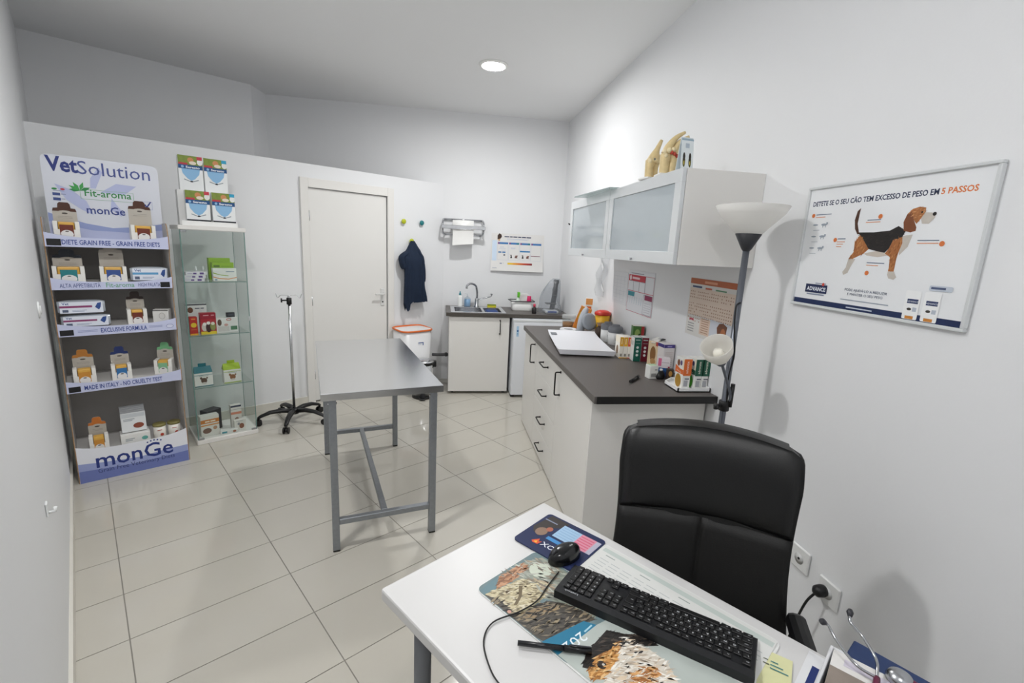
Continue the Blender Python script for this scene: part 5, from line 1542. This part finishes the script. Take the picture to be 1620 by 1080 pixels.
p.fur(CATF, ['d9d0b2', 'e3dcc6', 'b3a684', '94876a', 'cfc4a2', '7a6f58'], 420, .010, .9, 4)
p.fur([(.165, .25), (.17, .335), (.19, .385), (.30, .39), (.36, .33), (.30, .285), (.21, .30)], ['a7aaa0', 'c4c6ba', '8a7f70', 'b9a58c', '7d8078'], 260, .016, .3, 5)
p.fur([(0.196, 0.21), (0.169, 0.247), (0.173, 0.335), (0.189, 0.332), (0.202, 0.302), (0.201, 0.251)], ['c99a78', 'a87452', '8a5f45'], 120, .012, 1.4, 6)
p.disc(.222, .347, .030, M('c9d0c0', .45, noise=.1, scale=30), .030)
p.disc(.222, .225, .006, '5a4a34').disc(.262, .262, .006, '5a4a34').poly([(.225, .262), (.25, .235), (.262, .205), (.268, .21), (.256, .24), (.232, .268)], '6f624a').disc(.27, .183, .005, 'c99a88').poly([(.215, .345), (.228, .352), (.227, .355), (.213, .348)], '4a4a44')
p.poly([(.423, .176), (.433, .305), (.455, .40), (.74, .40), (.742, .19), (.725, .176)], M('b5bdb8', .45, noise=.1, scale=12))
p.poly([(0.379, 0.176), (0.406, 0.292), (0.433, 0.305), (0.425, 0.176)], '1f7596')
p.text('202', .419, .262, 'e6eef2', h=.026, w=.062, rot=-PI / 2 - .1)
p.rect(.424, .268, .428, .296, 'a9cfdd')
for pts, c in (([(0.462, 0.225), (0.457, 0.31), (0.491, 0.331), (0.52, .36), (.56, .36), (0.496, 0.281), (0.481, 0.231), (0.491, 0.198), (.478, .19)], M('1f1a18', .45)),
               ([(0.481, 0.231), (0.492, 0.272), (0.493, 0.323), (0.511, 0.283), (0.528, 0.204), (0.505, 0.179), (.488, .195)], M('c28a4a', .45, noise=.5, scale=80)),
               ([(0.493, 0.323), (0.547, 0.335), (0.590, 0.335), (.64, .30), (.64, .19), (0.528, 0.18), (0.528, 0.204), (0.511, 0.283)], M('d9d2c6', .45, noise=.2, scale=60)),
               ([(.60, .19), (.62, .27), (.66, .33), (.70, .30), (.70, .18)], M('3a2a22', .45, noise=.3, scale=20)),
               ([(0.557, 0.253), (0.565, 0.296), (0.584, 0.309), (0.601, 0.283), (.60, .22), (0.561, 0.22)], M('b9793f', .45, noise=.5, scale=80)),
               ([(0.498, 0.319), (0.545, 0.326), (0.543, 0.305), (.52, .30)], M('1a1a22', .45))):
    p.poly(pts, c)
p.fur([(0.481, 0.231), (0.492, 0.272), (0.493, 0.323), (0.511, 0.283), (0.528, 0.204), (0.505, 0.182), (.488, .195)], ['d9a562', 'a8702f', 'e3bd84', '8a5a2a'], 240, .010, 1.3, 7)
p.fur([(0.493, 0.323), (0.547, 0.335), (0.590, 0.335), (.64, .30), (.64, .19), (0.528, 0.185), (0.528, 0.204), (0.511, 0.283)], ['e8e2d6', 'cfc6b8', 'f0ece4', 'b9aa98', 'd9c6ac'], 420, .014, 1.0, 8)
p.fur([(0.462, 0.225), (0.457, 0.31), (0.491, 0.331), (0.52, .36), (.555, .36), (0.496, 0.281), (0.481, 0.231), (0.491, 0.198), (.478, .19)], ['14110f', '2a2420', '4a4038', '0c0a0a'], 300, .012, 1.1, 9)
p.fur([(0.557, 0.253), (0.565, 0.296), (0.584, 0.309), (0.601, 0.283), (.60, .22), (0.561, 0.22)], ['c98a4f', '9a6230', 'd9a56a'], 160, .010, .8, 10)
p.disc(.502, .225, .010, '241a14').disc(.504, .228, .003, 'c9c4bc')
p.rect(.27, .425, .738, .572, 'dadbd8').rect(.285, .545, .735, .562, 'bfc9c4')
rs = []
for q in range(12):
    for r in range(5):
        rs.append((.30 + q * .036, .455 + r * .014, .328 + q * .036, .4575 + r * .014))
p.rects(rs, 'b3b8b8').rects([(.305 + q * .108, .532, .335 + q * .108, .535) for q in range(4)], '8a9490')
p.build('mat_print', t)

t = thing('mouse_pad', 'navy mouse pad with printed price table', 'mouse pad', dk(.175, .487, DZ_ + .0023), DA + math.radians(4))
MB().prism(rrect(-.105, -.092, .105, .092, .014), 0, .003).build('pad', M('14234f', .6), t)
p = Print((0, 0, .003), (1, 0, 0), (0, 1, 0), lift=.0003)
p.poly([(-.10, .0), (-.085, -.02), (-.06, -.03), (-.045, -.01), (-.05, .03), (-.03, .05), (-.02, .085), (-.09, .085)], M('2a211e', .5)).disc(-.065, -.005, .018, '8a6f5c', .022).disc(-.052, .02, .010, 'a8614a', .012).rect(-.095, .055, -.05, .06, '8a93a8')
p.rect(-.03, .0, .035, .07, '9fc0dd').rect(.035, .0, .085, .07, 'd98fa2').rect(.085, .0, .1, .07, 'b4b3c4').rects([(-.025 + .0 * k, .01 + .012 * k, .03, .012 + .012 * k) for k in range(5)], '7fa3c6').rects([(.038, .008 + .012 * k, .082, .013 + .012 * k) for k in range(5)], 'cf5f7c').rect(-.035, -.025, .02, -.01, '3f8ac6')
p.text('XO', -.03, -.06, 'e6eaf2', h=.020, w=.045, bold=.01).poly([(-.06, -.06), (-.045, -.038), (-.04, -.052), (-.032, -.045), (-.036, -.064), (-.052, -.066)], 'd9532a').poly([(-.053, -.06), (-.045, -.05), (-.041, -.062)], 'efb52f')
p.build('pad_print', t)

t = thing('computer_mouse', 'black computer mouse on the navy pad', 'mouse', dk(.236, .432, DZ_ + .0058), DA + math.radians(-12))


def mousef(a, b):
    an = 2 * PI * a
    ph = b * PI / 2
    x = .030 * math.cos(an) * (math.cos(ph) ** .5) * (1 - .10 * math.sin(an) * .5)
    y = .053 * math.sin(an) * (math.cos(ph) ** .5)
    return (x, y, .036 * math.sin(ph) ** .9 * (1 + .12 * math.sin(an) * math.cos(ph)))


MB().grid(mousef, 28, 10, closed=True).build('shell', M('0e0f12', .18), t)
MB().tube([(-.004, -.034, .026), (.004, -.034, .026)], .010, 12).build('scroll_wheel', M('2c2d32', .5), t)
pts = [(.262, .375), (.278, .31), (.293, .255), (.288, .197), (.269, .131), (.294, .081), (.354, .046), (.40, .036), (.46, .034), (.54, .03), (.62, .032)]
o = dk(0, 0, 0)
t2 = thing('mouse_cable', 'thin black mouse cable curling across the desk', 'cable', dk(.24, .38, DZ_ + .0045))
wp = [dk(x, y, DZ_ + .0045 + (.0015 if i in (0, 1, 2, 3) else 0)) - dk(.24, .38, DZ_ + .0045) for i, (x, y) in enumerate(pts)]
MB().tube(smooth_path(wp, 6), .0018, 6).build('cable', BLACK, t2)

# keyboard
kb = thing('keyboard', 'black full-size keyboard on the desk mat', 'keyboard', dk(.508, .418, DZ_ + .0025), DA + math.radians(14.6))
m = MB().add([(-.222, -.066, 0), (.222, -.066, 0), (.222, .066, 0), (-.222, .066, 0), (-.222, -.066, .020), (.222, -.066, .020), (.222, .066, .008), (-.222, .066, .008), (-.22, -.05, .024), (.22, -.05, .024), (.22, .064, .0095), (-.22, .064, .0095)],
              [(3, 2, 1, 0), (0, 1, 5, 4), (1, 2, 6, 5), (2, 3, 7, 6), (3, 0, 4, 7), (4, 5, 9, 8), (5, 6, 10, 9), (6, 7, 11, 10), (7, 4, 8, 11), (8, 9, 10, 11)])
m.build('case', M('111216', .4), kb)
p = Print((0, -.0665, 0), (-1, 0, 0), (0, -.3, 1), lift=.0003)
def surf(y): return .024 - (y + .05) / .114 * .0145
slope = math.atan2(.0145, .114)
RX = Matrix.Rotation(-slope, 4, 'X')
KEYM = M('0b0b0d', .45)
keymesh = {}
leg = Print((0, 0, 0), (-1, 0, 0), (0, -math.cos(slope), math.sin(slope)), lift=.0)
U_ = .0185


def key(ux, row, wu, ch, hu=1.0):
    """ux = units from the user's left, row 0 (function) .. 5 (space)"""
    wk, dk_ = wu * U_ - .0028, hu * .0182 - .0028
    kk = (round(wu, 2), hu)
    if kk not in keymesh:
        b = MB().box((-wk / 2, -dk_ / 2, 0), (wk / 2, dk_ / 2, .0045), .0009)
        keymesh[kk] = b.mesh('key', KEYM)
    x = .2135 - (ux + wu / 2) * U_
    y = -.0385 + (.0 if row == 0 else .003 + row * .0182) + (hu - 1) * .0091
    o = bpy.data.objects.new('key', keymesh[kk])
    COL.objects.link(o); o.parent = kb
    o.location = (x, y, surf(y) - .0005)
    o.rotation_euler = (-slope, 0, 0)
    if ch:
        leg.layer = 0
        vs, fs = glyph_mesh(ch, .02, 0)
        hgt = .0052 if len(ch) == 1 else .0032
        sc = hgt / .72
        xc = (min(v[0] for v in vs) + max(v[0] for v in vs)) / 2
        leg.mb.add([(x - (v[0] - xc) * sc + wk * .12, y - v[1] * sc + .0022, surf(y - v[1] * sc + .0022) + .0043) for v in vs], fs, leg._m(M('c9ccd0', .5)))


for i, c in enumerate(['esc', None, 'F1', 'F2', 'F3', 'F4', None, 'F5', 'F6', 'F7', 'F8', None, 'F9', 'F10', 'F11', 'F12']):
    if c: key([0, 0, 2, 3, 4, 5, 0, 6.5, 7.5, 8.5, 9.5, 0, 11, 12, 13, 14][i], 0, 1, c)
for i, c in enumerate('\\1234567890?«'): key(i, 1, 1, c)
key(13, 1, 2, 'del')
key(0, 2, 1.5, 'tab')
for i, c in enumerate('QWERTYUIOP+*'): key(1.5 + i, 2, 1, c)
key(0, 3, 1.75, 'caps')
for i, c in enumerate('ASDFGHJKLÇºª'): key(1.75 + i, 3, 1, c)
key(13.75, 2, 1.25, 'ent', 2.0)
key(0, 4, 1.25, 'sh')
for i, c in enumerate('<ZXCVBNM,.-'): key(1.25 + i, 4, 1, c)
key(12.25, 4, 2.75, 'shift')
for ux, wu, c in ((0, 1.25, 'ctrl'), (1.25, 1.25, 'win'), (2.5, 1.25, 'alt'), (3.75, 6.25, None), (10, 1.25, 'gr'), (11.25, 1.25, 'fn'), (12.5, 1.25, 'mn'), (13.75, 1.25, 'ctrl')): key(ux, 5, wu, c)
for i, c in enumerate(('prt', 'scr', 'brk')): key(15.4 + i, 0, 1, c)
for i, c in enumerate(('ins', 'hm', 'pu')): key(15.4 + i, 1, 1, c)
for i, c in enumerate(('del', 'end', 'pd')): key(15.4 + i, 2, 1, c)
key(16.4, 4, 1, '^')
for i, c in enumerate('<v>'): key(15.4 + i, 5, 1, c)
for i in range(4): key(18.8 + i, 0, 1, ('-', '+', 'x', '=')[i])
for i, c in enumerate('#/*'): key(18.8 + i, 1, 1, c)
for r, row in enumerate(('789', '456', '123')):
    for i, c in enumerate(row): key(18.8 + i, 2 + r, 1, c)
key(18.8, 5, 2, '0'); key(20.8, 5, 1, '.')
key(21.8, 1, 1, '-'); key(21.8, 2, 1, '+', 2.0); key(21.8, 4, 1, 'ent', 2.0)
o = leg.mb.build('key_legends', leg.mats, kb); o['kind'] = 'stuff'
p = Print((0, 0, .0225), (-1, 0, 0), (0, -1, 0), lift=.0013)
p.text('Logitech', .165, .051, 'c9ccd0', h=.006, w=.034)
p.build('logo_print', kb)

t = thing('black_pen', 'black marker pen lying across the desk mat edge', 'pen', dk(.412, .180, DZ_ + .0105), DA + math.radians(40))
MB().tube([(-.08, 0, 0), (.02, 0, 0)], .0056, 12).build('barrel', M('16171c', .3), t)
MB().tube([(.02, 0, 0), (.078, 0, 0)], .0066, 12).build('cap', M('0c0c0f', .3), t)
MB().box((.03, -.0018, .008), (.076, .0018, .011), .001).build('clip', M('23242b', .3), t)

t = thing('sticky_note', 'pale yellow sticky note beside the keyboard', 'note', dk(.760, .475), DA + math.radians(12))
MB().grid(lambda a, b: (-.03 + .06 * a, -.06 + .12 * b, .0022 + .006 * (1 - b) ** 3 * a), 6, 6).build('note', M('d9d9a8', .6), t)
p = Print((0, 0, .0024), (1, 0, 0), (0, 1, 0), lift=.001)
p.rects([(-.01, .01 + .01 * k, .024 - .01 * k, .013 + .01 * k) for k in range(3)], '3f7f82').rects([(-.024, .03, -.015, .033), (-.024, .018, -.012, .021)], '6a6f60'); p.build('note_writing', t)

t = thing('white_leaflet', 'white leaflet with dark blue bar at the right end of the desk', 'leaflet', dk(.812, .50), DA)
MB().box((-.018, -.09, 0), (.014, .10, .002)).build('sheet', M('e3e4e6', .45), t)
p = Print((0, 0, .002), (1, 0, 0), (0, 1, 0), lift=.0003); p.rect(-.003, -.08, .010, .06, '152a6a'); p.build('leaflet_print', t)

# letter tray with magazines, folder and stethoscope
t = thing('letter_tray', 'white letter tray of papers at the right end of the desk', 'letter tray', dk(.982, .385), DA)
MB().box((-.15, -.17, 0), (.15, .17, .006), .002).box((-.15, -.17, .006), (-.144, .17, .075), .001).box((.144, -.17, .006), (.15, .17, .075), .001).box((-.144, .164, .006), (.144, .17, .075), .001).build('tray', M('dcdde0', .35), t)
MB().box((-.138, -.16, .0065), (.138, .158, .06), .002).build('paper_stack', M('e0dfdc', .7, noise=.05, scale=80), t)
t = thing('blue_folder', 'dark blue folder sticking out of the letter tray', 'folder', dk(1.0, .43, DZ_ + .0765), DA + math.radians(-5))
MB().box((-.15, -.13, 0), (.17, .155, .006), .002).build('cover', M('16305e', .45), t)
t = thing('magazine', 'magazine with brown puppy photo on the blue folder', 'magazine', dk(.968, .385, DZ_ + .0835), DA + math.radians(3))
MB().box((-.12, -.13, 0), (.11, .15, .006), .001).build('pages', M('e2e0dd', .5), t)
p = Print((0, 0, .006), (1, 0, 0), (0, 1, 0), lift=.0003)
p.rect(-.12, -.02, .11, .10, M('8a7f76', .45, noise=.2, scale=20)).poly([(-.11, .0), (-.09, .07), (-.04, .09), (.0, .06), (.02, .0), (-.03, -.02)], M('5a3a24', .45, noise=.4, scale=30)).disc(.05, .04, .03, M('c9a98a', .45), .04).rect(-.12, -.13, .11, -.04, 'c9d2e2').rect(-.1, .115, .06, .135, 'cfc9d6')
p.build('cover_print', t)
t = thing('stethoscope', 'stethoscope with chrome ear tubes and maroon tubing on the magazine', 'stethoscope', dk(.90, .45, DZ_ + .091), DA)
SM = M('5f1235', .4)
for pth in ([(.012, .045, .010), (-.02, .04, .018), (-.055, .06, .03), (-.075, .072, .045), (-.082, .066, .052)], [(.012, .045, .010), (.005, .08, .02), (-.022, .105, .035), (-.045, .112, .048), (-.05, .125, .056)]):
    sp = smooth_path(pth, 6)
    e = MB().tube(sp, .0028, 10).build('ear_tube', CHROME, t)
    d = (sp[-1] - sp[-3]).normalized()
    MB().tube([sp[-1] - d * .004, sp[-1] + d * .005, sp[-1] + d * .011], [.004, .0065, .004], 12).build('ear_tip', M('2d2d33', .4), e)
MB().tube(smooth_path([(.012, .045, .010), (.02, -.01, .008), (.06, -.05, .008), (.12, -.03, .008), (.13, .03, .007), (.10, .075, .007), (.06, .085, .008)], 6), .0055, 12).build('tubing', SM, t)
MB().lathe([(0, 0), (.020, 0), (.022, .006), (.018, .014), (.008, .02), (0, .02)], 28, c=(.042, .082, .0)).build('chest_piece', M((.45, .46, .48), .25, 1.0), t)
